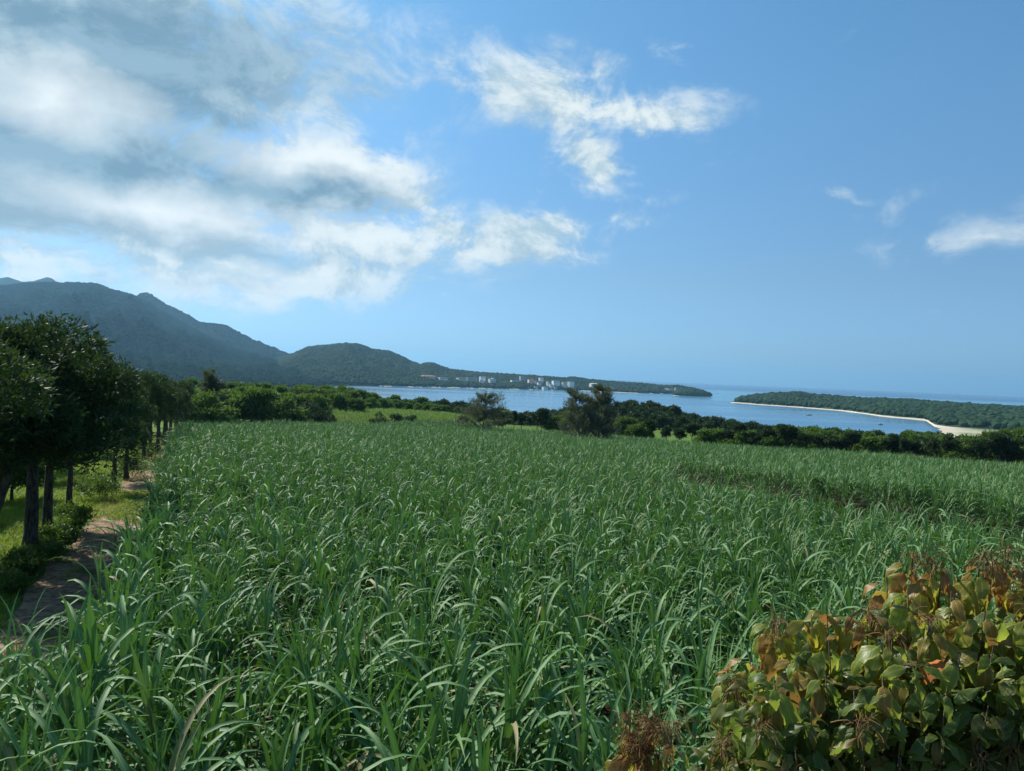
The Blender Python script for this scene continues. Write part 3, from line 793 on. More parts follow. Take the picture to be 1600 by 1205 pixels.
# ------------------------------------------------------------------ the village across the bay
M['wall_white'] = plain('white_render', (.85,.84,.80), .8, .08, .3)
M['wall_beige'] = plain('beige_render', (.74,.67,.55), .8, .08, .3)
M['wall_pink'] = plain('pink_render', (.76,.52,.45), .8, .08, .3)
M['wall_grey'] = plain('grey_concrete', (.40,.40,.38), .85, .1, .3)
M['roof_red'] = plain('red_tiles', (.40,.15,.10), .8, .2, .6)
M['roof_grey'] = plain('grey_roof', (.33,.33,.33), .8, .1, .6)
M['roof_white'] = plain('white_roof', (.66,.66,.64), .8, .05, .6)
M['pane'] = plain('dark_glass', (.05,.065,.08), .2, .1, 1.0, .5)
def surface_at(name, X, Y):
    GX, GY, GZ = FAR[name]
    k = np.argmin((GX-X)**2+(GY-Y)**2); return float(GZ.ravel()[k])
def house(px0, px1, y_top, y_base, D, wall, roof, kind, label, storeys=2, extra=None):
    """kind: flat, hip or tower; sizes follow from where the house stands"""
    pxc = (px0+px1)/2; u, w = uw(pxc, y_base); X = u*D; w_m = (px1-px0)/FPX*D; h = max(2.8, .66*(y_base-y_top)/FPX*D)
    zg = surface_at('far_peninsula', X, D); zb = CAMZ+w*D
    z0 = min(zg, zb)-1.0
    dep = max(7.0, min(14.0, w_m*.6)); rz = rng.uniform(.3, .75)
    t = thing('village_house', label, 'house', (X, D+dep/2, z0), rz, 'houses of the village across the bay')
    H = zb+h-z0; body = H if kind != 'hip' else H-h*.32
    m = MB(); m.box((0,0,body/2), (w_m, dep, body)); m.build('wall', M[wall], t)
    m = MB()
    if kind == 'hip':
        e = .6; a, b, z, rdg = w_m/2+e, dep/2+e, body, max(.5, w_m/2-dep*.4)
        m.add([(-a,-b,z),(a,-b,z),(a,b,z),(-a,b,z),(-rdg,0,z+h*.36),(rdg,0,z+h*.36)], [(0,1,5,4),(1,2,5),(2,3,4,5),(3,0,4),(3,2,1,0)])
    else:
        m.box((0,0,body+.2), (w_m+.5, dep+.5, .4))
        if kind == 'tower': m.box((w_m*.12,0,body+1.8), (w_m*.28, dep*.5, 3.0))
    m.build('roof', M[roof], t)
    sh = h/storeys if kind != 'hip' else h*.66/storeys
    nb = max(2, int(w_m/4.0))
    base = body-sh*storeys
    for s in range(storeys):
        for b in range(nb):
            m = MB(); ww = w_m/nb
            m.box((-w_m/2+ww*(b+.5), -dep/2-.03, base+sh*(s+.52)), (ww*.58, .14, sh*.46)); m.build('window', M['pane'], t)
    HOUSES_XY.append((X, D, w_m))
    return t
V = [
 (656,681,584.2,591,1960,'wall_beige','roof_red','hip','large pale building with a broad red roof, leftmost of the village',2),
 (684,699,588.6,592.4,1985,'wall_white','roof_grey','flat','long low white building right of the red-roofed one',1),
 (713,726,588.2,595,2010,'wall_beige','roof_white','flat','cream two-storey block with a long flat wing at its right',2),
 (727,745,588.6,592,2040,'wall_grey','roof_grey','flat','long flat grey wing beside the cream block',1),
 (749,758,586.8,592,2070,'wall_white','roof_white','flat','tall white cubic house above the shore trees, left of the turret house',2),
 (763,774,590,597,2060,'wall_white','roof_white','tower','white house with a small rooftop turret',2),
 (749,754,593.2,596,2040,'wall_white','roof_grey','flat','small white house below the tall cubic one',1),
 (756,762,594.2,599,2040,'wall_grey','roof_grey','flat','grey house just left of the turret house',2),
 (783,793,595.8,600,2080,'wall_grey','roof_grey','flat','dull grey low house between the turret house and the village centre',1),
 (798,811,593.3,597,2130,'wall_white','roof_grey','flat','long pale house left of the pink building',1),
 (812,821,586.8,591,2200,'wall_grey','roof_white','flat','pale house highest on the ridge',2),
 (825,838,591,598.4,2150,'wall_pink','roof_red','tower','pink building with a small turret in the village centre',3),
 (842,849,589.4,592,2220,'wall_white','roof_white','flat','small white house high behind the pink building',1),
 (840,846,596.6,600,2130,'wall_white','roof_grey','flat','small white house right below the pink building',1),
 (854,858.5,594.8,600,2150,'wall_white','roof_white','flat','narrow bright white tower-like house',3),
 (863,874,593.8,598.4,2180,'wall_white','roof_white','flat','broad bright white block right of the narrow white house',2),
 (878,886,595.8,601,2180,'wall_beige','roof_white','flat','beige block right of the broad white one',2),
 (887,897,595.6,598,2200,'wall_white','roof_grey','flat','long low pale house at the right end of the village',1),
 (847,856,603.6,607,2080,'wall_white','roof_white','flat','white shed by the shore, middle one of three',1),
 (834,840,603,607,2080,'wall_white','roof_grey','flat','white shed by the shore, left one of three',1),
 (865,870,602.6,607.6,2120,'wall_grey','roof_grey','flat','grey house by the shore, right one of three',2),
 (858,863,599,603,2130,'wall_white','roof_grey','flat','small white house halfway down the slope below the narrow tower',1),
 (822,829,604,606.5,2070,'wall_beige','roof_grey','flat','low beige shed by the water left of the white sheds',1),
 (922,934,597.8,601.4,2230,'wall_beige','roof_white','hip','lone yellowish house on the wooded point',1),
 (954,960,603,606,2200,'wall_grey','roof_grey','flat','lone small grey house low on the wooded point',1),
 (1040,1052,606,608.6,2290,'wall_beige','roof_red','flat','low brown building near the tip of the peninsula',1),
 (1054,1060,605.4,608.2,2300,'wall_grey','roof_white','flat','low pale building next to the brown one near the tip',1),
]
for a in V: house(*a[:9], storeys=a[9])
def mast(px, y0, y1, D, label):
    u, w = uw(px, y1); X = u*D; z0 = surface_at('far_peninsula', X, D)-1; zt = CAMZ+uw(px, y0)[1]*D
    t = thing('radio_mast', label, 'mast', (X, D, z0), 0, 'masts above the village'); H = zt-z0
    m = MB()
    for a in (0, 2.1, 4.2):
        m.tube([(1.1*math.cos(a),1.1*math.sin(a),0),(.3*math.cos(a),.3*math.sin(a),H)], [.20,.10], 5)
    m.build('lattice', M['wall_grey'], t)
    m = MB(); m.tube([(0,0,H*.86),(0,0,H*.90)], [.9,.9], 10); m.tube([(0,0,H*.72),(0,0,H*.75)], [.8,.8], 10); m.build('antenna', M['wall_white'], t)
mast(700, 570.5, 578, 2420, 'thin radio mast on the ridge at the left end of the village')
mast(829, 578.5, 586, 2380, 'thin radio mast on the ridge behind the pink building')

# woods on the far shores, kept clear of the houses
def clear_houses(P):
    keep = np.ones(len(P), bool)
    for X, D, w in HOUSES_XY:
        u0 = X/D; du = (w*.5+2.5)/D
        keep &= ~((np.abs(P[:,0]/P[:,1]-u0) < du) & (P[:,1] > D-15) & (P[:,1] < D+18))
    return P[keep]
far_wood('peninsula_woodland', clear_houses(sample_loft('far_peninsula', 38000, 2.6)), 2.9, 5.2, FARP, 'dark green woodland covering the far peninsula')
far_wood('headland_woodland', sample_loft('headland', 16000, 2.4), 3.0, 5.6, FARP, 'green woodland covering the headland')
far_wood('islet_woodland', sample_loft('islet', 900, 2.2, .95), 3.0, 4.6, FARP, 'woodland covering the islet')
far_wood('mountain_forest', sample_loft('mountain', 90000, 2.2, .78), 3.4, 6.2, MTP, 'dark forest covering the mountain slope')
far_wood('ridge_forest', sample_loft('mountain_ridge', 9000, 60, .76, .3), 5.0, 9.0, MTP, 'forest covering the rear ridge')
# knoll and slopes between the field and the bay
FMID = proto_collection('slope_crown', [p[1] for p in PROTO['far_dark']]+[p[1] for p in PROTO['far']])
P = []
n = 14000
X = rng.uniform(-330, 420, n); Y = 165+rng.random(n)**.8*430
u = X/Y
ok = (np.abs(u) < .95)
ok &= ~((u > -.27) & (u < -.03) & (Y < 250)); ok &= ~((u > -.03) & (u < .33) & (Y < 212))                       # open ground behind the pale crop
clear = fbm(X*.018, Y*.018, 77, 3)
ok &= (clear < .30) | (((X-45)/80.0)**2+((Y-275)/80.0)**2 < 1)
ok &= ~((u > .48) & (u < .68) & (Y > 420))
Z = ground_z(X, Y); ok &= Z > 1.6
X, Y, Z = X[ok], Y[ok], Z[ok]
knoll = ((X-42)/60.0)**2+((Y-275)/70.0)**2 < 1.4
pick = np.where(knoll | (rng.random(len(X)) < .45), rng.integers(0, 5, len(X)), rng.integers(5, 10, len(X)))
s = np.where(knoll, rng.uniform(.70, 1.05, len(X)), rng.uniform(.6, 1.05, len(X)))
left = X/Y < -.27; s = np.where(left, s*.8, s)
scatter('slope_woodland', np.stack([X, Y, Z-.3], 1), np.stack([0*X, 0*X, rng.uniform(0, 6.28, len(X))], 1), s, pick, FMID, 'dark woodland on the knoll and slopes between field and bay')

# ------------------------------------------------------------------ boats
M['hull'] = plain('boat_hull', (.10,.11,.13), .5, .1, 1.0); M['cabin'] = plain('boat_cabin', (.6,.6,.6), .5, .05, 1.0)
def boat(px, py, ln, label, rz):
    u, w = uw(px, py); D = -CAMZ/w
    t = thing('small_boat', label, 'boat', (u*D, D, 0), rz, 'boats moored in the bay')
    m = MB(); secs = []
    for q in np.linspace(-.5, .5, 7):
        b = .17*ln*(1-max(0, q*2)**2.2); secs.append([(q*ln,-b,.75+.3*max(0,q)),(q*ln,-b*.65,-.1),(q*ln,b*.65,-.1),(q*ln,b,.75+.3*max(0,q))])
    Vv = np.array(secs).reshape(-1, 3); F = []
    for i in range(6):
        for k in range(3): F.append((i*4+k, i*4+k+1, i*4+4+k+1, i*4+4+k))
        F.append((i*4+3, i*4, i*4+4, i*4+7))
    F.append((0,3,2,1)); m.add(Vv, F); m.build('hull', M['hull'], t)
    m = MB(); m.box((-.08*ln,0,1.25), (.28*ln,.2*ln,1.0)); m.box((-.08*ln,0,1.85), (.34*ln,.24*ln,.14)); m.build('cabin', M['cabin'], t)
    m = MB(); m.tube([(.1*ln,0,.6),(.1*ln,0,3.6)], [.07,.04], 6); m.build('mast', M['cabin'], t)
boat(1264, 649.0, 9.0, 'small dark boat in the middle of the bay', .2)
boat(1376, 664.0, 5.0, 'tiny boat near the beach at the head of the bay', -.3)
boat(1122, 615.5, 11.0, 'small boat in the channel beside the islet', .5)

# ------------------------------------------------------------------ sugarcane
def cane_leaf(seg, L, W, th0, th1, pw, side, fold, three=True, twist=0.0):
    """blade from the origin, growing up and arching over towards +X"""
    s = np.linspace(0, 1, seg+1); th = th0+(th1-th0)*s**pw
    ds = L/seg; x = np.concatenate([[0], np.cumsum(np.sin((th[1:]+th[:-1])/2)*ds)]); z = np.concatenate([[0], np.cumsum(np.cos((th[1:]+th[:-1])/2)*ds)])
    y = side*s**2*L
    w = W*np.minimum(1, .42+s*2.6)*(1-s**2.6)**.9+.0015
    nx, nz = -np.cos(th), np.sin(th); tw = twist*s
    V = []; UV = []
    for i in range(seg+1):
        c, sn = math.cos(tw[i]), math.sin(tw[i])
        up = fold*w[i]
        for a in ((-1,0,1) if three else (-1,1)):
            oy = a*w[i]/2*c; on = (up*abs(a) if three else 0)+a*w[i]/2*sn
            V.append((x[i]+nx[i]*on*1.0, y[i]+oy, z[i]+nz[i]*on)); UV.append(((a+1)/2, s[i]))
    k = 3 if three else 2; F = []
    for i in range(seg):
        for a in range(k-1): F.append((i*k+a, i*k+a+1, (i+1)*k+a+1, (i+1)*k+a))
    return np.array(V), F, np.array(UV)
def stalk_mb(h):
    m = MB(); m.tube([(0,0,-.1),(.01,0,h*.35),(0,.01,h*.7),(0,0,h)], [.017,.016,.018,.010], 6); return m
def rand_leaf(r, role, seg=9, three=True):
    if role == 'top':   a = (r.uniform(.60,.92), r.uniform(.038,.054), r.uniform(.03,.14), r.uniform(.25,1.2), 2.4)
    elif role == 'mid': a = (r.uniform(.86,1.26), r.uniform(.046,.066), r.uniform(.12,.42), r.uniform(1.9,2.85), r.uniform(1.5,2.5))
    elif role == 'low': a = (r.uniform(.80,1.10), r.uniform(.042,.060), r.uniform(.28,.60), r.uniform(2.2,2.95), r.uniform(1.2,2.0))
    else:               a = (r.uniform(.6,.9), r.uniform(.020,.032), r.uniform(.9,1.5), r.uniform(2.6,3.1), .7)
    return cane_leaf(seg, *a, r.normal()*.10, .20, three, r.normal()*.5)
def leaf_plan(r, h):
    """(role, height on the stalk, azimuth) of a plant's leaves, in two ranks"""
    az = r.uniform(0, 6.28); P = []
    for k in range(3): P.append(('top', h*(1.04-.04*k), az+math.pi*k+r.normal()*.3))
    for k in range(4): P.append(('mid', h*(.96-.075*k), az+math.pi*(k % 2)+r.normal()*.45))
    for k in range(3): P.append(('low', h*(.64-.09*k), az+math.pi*(k % 2)+r.normal()*.6))
    return P
LEAFMESH = {}
for role, cnt in (('top', 8), ('mid', 16), ('low', 10), ('dry', 5)):
    LEAFMESH[role] = []
    for i in range(cnt):
        r = np.random.default_rng(hash(role) % 1000 + i if False else {'top':100,'mid':200,'low':300,'dry':400}[role]+i)
        b = MB(); b.add(*rand_leaf(r, role, 10)); LEAFMESH[role].append(b.mesh('cane_leaf', M['cane_dry' if role == 'dry' else 'cane'], True))
STALKMESH = [stalk_mb(h).mesh('cane_stalk', M['cane_stalk'], True) for h in (1.36, 1.48, 1.62, 1.76)]
STALKH = (1.36, 1.48, 1.62, 1.76)
def cane_proto(seed, seg, three, tops=1):
    r = np.random.default_rng(seed); b = MB(); h = r.uniform(1.35, 1.75)
    for role, z, az in leaf_plan(r, h):
        if not three and role == 'low' and r.random() < .4: continue
        V_, F, UV = rand_leaf(r, role, seg, three)
        if not three: V_[:,1] *= 1.0
        ca, sa = math.cos(az), math.sin(az); R = np.array([[ca,-sa,0],[sa,ca,0],[0,0,1]])
        b.add(V_@R.T+np.array([0,0,z]), F, UV)
    return b.mesh('cane_plant', M['cane'], True), h
CANE_NEAR = [cane_proto(500+i, 8, True)[0] for i in range(12)]
CANE_FAR = [cane_proto(600+i, 4, False)[0] for i in range(8)]
CANEC = proto_collection('cane', CANE_NEAR+CANE_FAR)
def in_field(X, Y, jit):
    c = X+.4325*Y; u = X/Y
    lim = -1.05-1.1*(1-smooth(Y, 6.5, 10))+.45*fbm(Y*.35, Y*0+2.2, 51)+jit
    ok = (c > lim) & (Y > 3.75) & (Y < edge_Y(u)) & (u < 1.02)
    # an open strip cuts into the field from the right
    ok &= ~((c > 24.3+13.5*smooth(Y, 34, 62)+.6*jit) & (c < 37.8+.6*jit) & (Y < 63))
    return ok
def field_points(y0, y1, dens):
    n = int((y1-y0)*(1.05*y1+.5*y1+4)*dens)
    Y = rng.uniform(y0, y1, n); X = rng.uniform(-.5*y1-3, 1.05*y1+1.0, n)
    # rows 1.1 m apart along the field, loosely kept
    k1 = np.round((X+.4325*Y)/.92); k2 = np.round(Y/.52); hx = vnoise(k1*1.0, k2*1.0, 71)-.5; hy = vnoise(k1*1.0, k2*1.0, 72)-.5
    Yn = (k2+.85*hy)*.52; Xn = (k1+.8*hx)*.92-.4325*Yn
    w = np.where(rng.random(n) < .82, 1.0, .0)*(Yn > 3.4); X = X*(1-w)+w*(Xn+rng.normal(size=n)*.105); Y = Y*(1-w)+w*(Yn+rng.normal(size=n)*.105)
    ok = in_field(X, Y, rng.uniform(-.35, .35, n)) & (X < .80*Y+3) & (X > -.75*Y-3)
    return X[ok], Y[ok]
X1, Y1 = field_points(3.75, 20, 9.5); X2, Y2 = field_points(20, 48, 7.5); X3, Y3 = field_points(48, 135, 6.0)
order = np.argsort(Y1+.25*np.abs(X1)); X1, Y1 = X1[order], Y1[order]
inview = np.array([abs(x/y) < .80 and not (x/y > .28 and y < 5.2) for x, y in zip(X1, Y1)])
sel = np.flatnonzero(inview)[:300]
single = np.zeros(len(X1), bool); single[sel] = True
r = np.random.default_rng(77)
for x, y in zip(X1[single], Y1[single]):
    k = int(r.integers(0, 4)); h = STALKH[k]; s = r.uniform(.94, 1.16)
    t = thing('sugarcane_plant', 'leafy sugarcane plant in the front rows nearest the camera', 'sugarcane', (x, y, float(ground_z(x, y))), 0, 'front sugarcane plants', s)
    t.rotation_euler = (r.normal()*.07, r.normal()*.07, 0)
    link('stalk', STALKMESH[k], t)
    for role, z, az in leaf_plan(r, h)+[('dry', h*.45, r.uniform(0, 6.28)), ('dry', h*.32, r.uniform(0, 6.28))]:
        L = LEAFMESH[role]; o = link('leaf', L[int(r.integers(0, len(L)))], t)
        o.location = (0, 0, z); o.rotation_euler = (r.normal()*.06, r.normal()*.06, az)
X = np.concatenate([X1[~single], X2, X3]); Y = np.concatenate([Y1[~single], Y2, Y3]); n = len(X)
print('cane stuff', n)
Z = ground_z(X, Y)
hv = 1.0+.10*fbm(X*.12, Y*.12, 91, 3)+rng.normal(size=n)*.07
near = Y < 42
pick = np.where(near, rng.integers(0, 12, n), rng.integers(12, 20, n))
wide = np.where(near, 1.0, 1.05)
scatter('sugarcane_field', np.stack([X, Y, Z], 1), np.stack([rng.normal(size=n)*.08, rng.normal(size=n)*.08, rng.uniform(0, 6.28, n)], 1),
        np.stack([hv*wide, hv*wide, hv], 1), pick, CANEC, 'green sugarcane filling the field back to the distant tree line', 'sugarcane')
# pale crop beyond the cane
n = 9000; px_ = rng.uniform(505, 745, n); D = rng.uniform(1.03, 1.30, n); u = (px_-800)/FPX
Y = edge_Y(u)*D; X = u*Y; ok = (D < 1.12+.2*smooth(-u, .02, .2)) 
X, Y = X[ok], Y[ok]; n = len(X)
PALE = []
for i in range(5):
    me = CANE_FAR[i].copy(); me.materials.clear(); me.materials.append(M['field2']); PALE.append(me)
scatter('pale_crop', np.stack([X, Y, ground_z(X, Y)], 1), np.stack([rng.normal(size=n)*.1, rng.normal(size=n)*.1, rng.uniform(0, 6.28, n)], 1), rng.uniform(.6, .85, n), rng.integers(0, 5, n), proto_collection('pale', PALE), 'bright yellow-green crop beyond the far edge of the cane', 'crop')

# ------------------------------------------------------------------ grass and weeds along the path
def tuft(seed, n, h, w, spread, mat):
    r = np.random.default_rng(seed); b = MB()
    for i in range(n):
        V_, F, UV = cane_leaf(4, h*r.uniform(.6,1.2), w, r.uniform(.05,.5), r.uniform(.8,2.2), 1.6, r.normal()*.1, .1, False, r.normal()*.4)
        a = r.uniform(0, 6.28); R = np.array([[math.cos(a),-math.sin(a),0],[math.sin(a),math.cos(a),0],[0,0,1]])
        b.add(V_@R.T+np.array([r.normal()*spread, r.normal()*spread, -.01]), F, UV)
    return b.mesh('grass_tuft', mat)
GRASS = proto_collection('grass', [tuft(i, 26, .20, .010, .10, M['grass']) for i in range(6)])
n = 26000; Y = rng.uniform(9, 88, n); c = rng.uniform(-16, -.3, n)
pathm = smooth(c, -4.6, -3.6)*(1-smooth(c, -1.3, -.6))
patch = smooth(Y, 26.5, 29)*(1-smooth(Y, 35, 38))
keep = rng.random(n) > pathm*(1-.93*patch)*(.97-.25*smooth(Y, 40, 60))
Y, c = Y[keep], c[keep]; X = c-.4325*Y; n = len(X)
scatter('grass', np.stack([X, Y, ground_z(X, Y)+.05], 1), np.stack([0*X, 0*X, rng.uniform(0, 6.28, n)], 1), rng.uniform(.6, 1.5, n), rng.integers(0, 6, n), GRASS, 'short bright grass under the trees and along the path', 'grass')
def weed(px, py, w, h, label, seed, mat='weed'):
    X, Y = ground_hit(px, py); r = np.random.default_rng(seed)
    lobes = [(r.normal()*w*.28, r.normal()*w*.28, h*r.uniform(.25,.75), w*r.uniform(.16,.28)) for q in range(9)]
    t = thing('weed_bush', label, 'bush', (X, Y, float(ground_z(X, Y))), 0, 'weed bushes along the path')
    link('foliage', crown_mesh('foliage', seed, lobes, 420, 7, .11, .045, M[mat], .07, .4, .3), t)
    mb = MB()
    for q in range(7):
        a = q*.9; mb.tube([(0,0,-.1),(.2*w*math.cos(a),.2*w*math.sin(a),h*.35),(.34*w*math.cos(a),.34*w*math.sin(a),h*.8)], [.015,.011,.004], 5)
    mb.build('stem', M['bark'], t)
for a in [(0,925,.8,.45,'low weedy bush at the left edge below the leaning trunk',201),(30,900,.9,.5,'low weedy bush at the foot of the thick trunk',202),
          (56,880,.8,.5,'small weedy bush between the thick and slim trunks',203),(82,862,1.0,.8,'leafy bush at the foot of the slim straight trunk',204),
          (114,838,1.2,.9,'leafy bush nearest the sunlit grass patch',205),(152,784,2.2,1.1,'broad bush behind the sunlit grass patch',206),
          (205,748,2.0,1.2,'grassy bush on the path edge past the sunlit patch',207),(235,722,2.2,1.2,'grassy bush on the path edge under the forked tree',208),(262,695,2.5,1.2,'grassy bush near the far end of the path',209)]:
    weed(*a)
# ------------------------------------------------------------------ copperleaf shrubs on the bank, right foreground
def copper_material(name, green, edge, bronze, amount):
    m = new_mat(name); t = NT(m)
    uv = t.n('ShaderNodeUVMap'); sp = t.n('ShaderNodeSeparateXYZ', {0: uv.outputs[0]})
    oi = t.n('ShaderNodeObjectInfo'); geo = t.n('ShaderNodeNewGeometry')
    au = t.math('MULTIPLY', t.math('ABSOLUTE', t.math('SUBTRACT', sp.outputs[0], .5)), 2.0)
    rnd = t.n('ShaderNodeTexWhiteNoise', {'W': t.math('ADD', oi.outputs['Random'], geo.outputs['Random Per Island'])}, noise_dimensions='1D').outputs['Value']
    rnd2 = t.n('ShaderNodeTexWhiteNoise', {'W': t.math('ADD', t.math('MULTIPLY', oi.outputs['Random'], 3.1), t.math('MULTIPLY', geo.outputs['Random Per Island'], 2.7))}, noise_dimensions='1D').outputs['Value']
    nz = t.noise(geo.outputs['Position'], 38.0, 4.0, .6); nb = t.noise(geo.outputs['Position'], 140.0, 3.0, .6)
    g = t.mix(t.math('MULTIPLY', t.math('ADD', nz, rnd), .5), c4(tuple(.55*v for v in green)), c4(green))
    br = t.sm(t.math('ADD', rnd2, t.math('ADD', t.math('MULTIPLY', nz, .2), t.math('MULTIPLY', sp.outputs[1], .2))), 1.05-amount, 1.45-amount)
    g = t.mix(t.math('MULTIPLY', br, .85), g, c4(bronze))
    rim = t.sm(t.math('ADD', au, t.math('MULTIPLY', nz, .35)), .86, 1.15)
    g = t.mix(t.math('MULTIPLY', rim, .8), g, c4(edge))
    veins = t.n('ShaderNodeTexWave', {'Vector': t.n('ShaderNodeCombineXYZ', {0: t.math('ADD', sp.outputs[1], t.math('MULTIPLY', au, -.22)), 1: 0.0, 2: 0.0}).outputs[0], 'Scale': 3.4, 'Distortion': .2}, wave_type='BANDS', bands_direction='X').outputs['Fac']
    midr = t.math('SUBTRACT', 1.0, t.sm(au, .02, .07))
    vv = t.math('MAXIMUM', t.math('MULTIPLY', t.sm(veins, .90, 1.0), .12), t.math('MULTIPLY', midr, .4))
    g = t.mix(vv, g, c4(tuple(min(1, v*1.6+.02) for v in edge)))
    spots = t.sm(nb, .66, .74)
    g = t.mix(t.math('MULTIPLY', spots, .7), g, (.035,.018,.008,1))
    p = t.n('ShaderNodeBsdfPrincipled', {'Base Color': g, 'Roughness': .42, 'Specular IOR Level': .36})
    bp = t.n('ShaderNodeBump', {'Strength': .3, 'Distance': .003, 'Height': t.math('ADD', t.math('MULTIPLY', veins, .25), nz)}); t.t.links.new(bp.outputs[0], p.inputs['Normal'])
    tr = t.n('ShaderNodeBsdfTranslucent', {'Color': t.mix(br, c4((min(1, green[0]*3.3), min(1, green[1]*2.8), green[2]*1.6)), c4(tuple(min(1, v*1.7) for v in bronze)))})
    t.out(t.n('ShaderNodeMixShader', {0: .42, 1: p.outputs[0], 2: tr.outputs[0]}).outputs[0])
    return m
M['copper'] = copper_material('copperleaf_leaf', (.150,.215,.040), (.46,.39,.06), (.23,.130,.032), .40)
M['copper_top'] = copper_material('copperleaf_young_leaf', (.185,.205,.036), (.46,.34,.055), (.26,.120,.032), .66)
M['copper_dark'] = copper_material('copperleaf_dark_leaf', (.085,.140,.030), (.22,.20,.04), (.15,.09,.025), .25)  # darker leaf tone for the inner fill and some outer leaves
M['catkin'] = foliage('dry_catkin', (.060,.030,.013), (.23,.135,.060), (.18,.09,.03), .2, .8, .1, 20.0)
M['orange_leaf'] = plain('withered_orange_leaf', (.34,.11,.02), .7, .5, 30.0)
M['twig'] = bark('copperleaf_twig', (.05,.035,.022), (.16,.115,.075))
def copper_leaf(seed, L, droop, wav):
    r = np.random.default_rng(seed); n = 11
    s = np.linspace(0, 1, n+1); th = -.15+droop*s**1.2
    ds = L/n; x = np.concatenate([[0], np.cumsum(np.cos((th[1:]+th[:-1])/2)*ds)]); z = -np.concatenate([[0], np.cumsum(np.sin((th[1:]+th[:-1])/2)*ds)])
    hw = .175*L*np.sin(math.pi*np.clip(s, 0, 1)**.72)**.85*(1-.55*s**2.2)
    V = []; UV = []; F = []
    ph = r.uniform(0, 6)
    for i in range(n+1):
        ser = 1+(.10 if i % 2 else -.05)
        if i in (0, n): h = .001
        else: h = hw[i]*ser
        up = .28*h; c, sn = math.cos(th[i]), math.sin(th[i])
        for a in (-1, -.5, 0, .5, 1):
            off = up*abs(a)-.10*L*abs(a)**2*.5+wav*L*math.sin(ph+i*1.1+a*2)*abs(a)
            V.append((x[i]+sn*off, a*h, z[i]+c*off)); UV.append(((a+1)/2, s[i]))
    for i in range(n):
        for a in range(4): F.append((i*5+a, i*5+a+1, i*5+6+a, i*5+5+a))
    return np.array(V), F, np.array(UV)
CLEAF = {}
for mk in ('copper', 'copper_top', 'copper_dark', 'orange_leaf'):
    CLEAF[mk] = []
    for i in range(6):
        b = MB(); rr = np.random.default_rng(900+i)
        b.add(*copper_leaf(900+i, rr.uniform(.14,.20), rr.uniform(.7, 1.8), rr.uniform(.02,.05))); CLEAF[mk].append(b.mesh('copperleaf_leaf', M[mk], True))
def catkin_mesh(seed, n, ln):
    r = np.random.default_rng(seed); b = MB()
    for i in range(n):
        d = unit(r.normal(size=3)+np.array([0,0,.4])); p = r.normal(size=3)*.012; P = []
        for q in range(6): P.append(p.copy()); p = p+d*ln/5*r.uniform(.7,1.3); d = unit(d+np.array([0,0,-.42])+r.normal(size=3)*.25)
        P = np.array(P); sd = unit(np.cross(d, r.normal(size=3)))*.0016
        Vq = np.concatenate([P-sd, P+sd]); F = [(k, k+1, 7+k, 6+k) for k in range(5)]
        b.add(Vq, F)
    return b.mesh('flower_spike', M['catkin'])
CATK = [catkin_mesh(40+i, 34, .075) for i in range(4)]
def orient(o, p, xdir, up):
    x = unit(np.asarray(xdir, float)); z = np.asarray(up, float); z = unit(z-x*np.dot(x, z)); y = np.cross(z, x)
    m = Matrix(((x[0],y[0],z[0],p[0]),(x[1],y[1],z[1],p[1]),(x[2],y[2],z[2],p[2]),(0,0,0,1)))
    return m
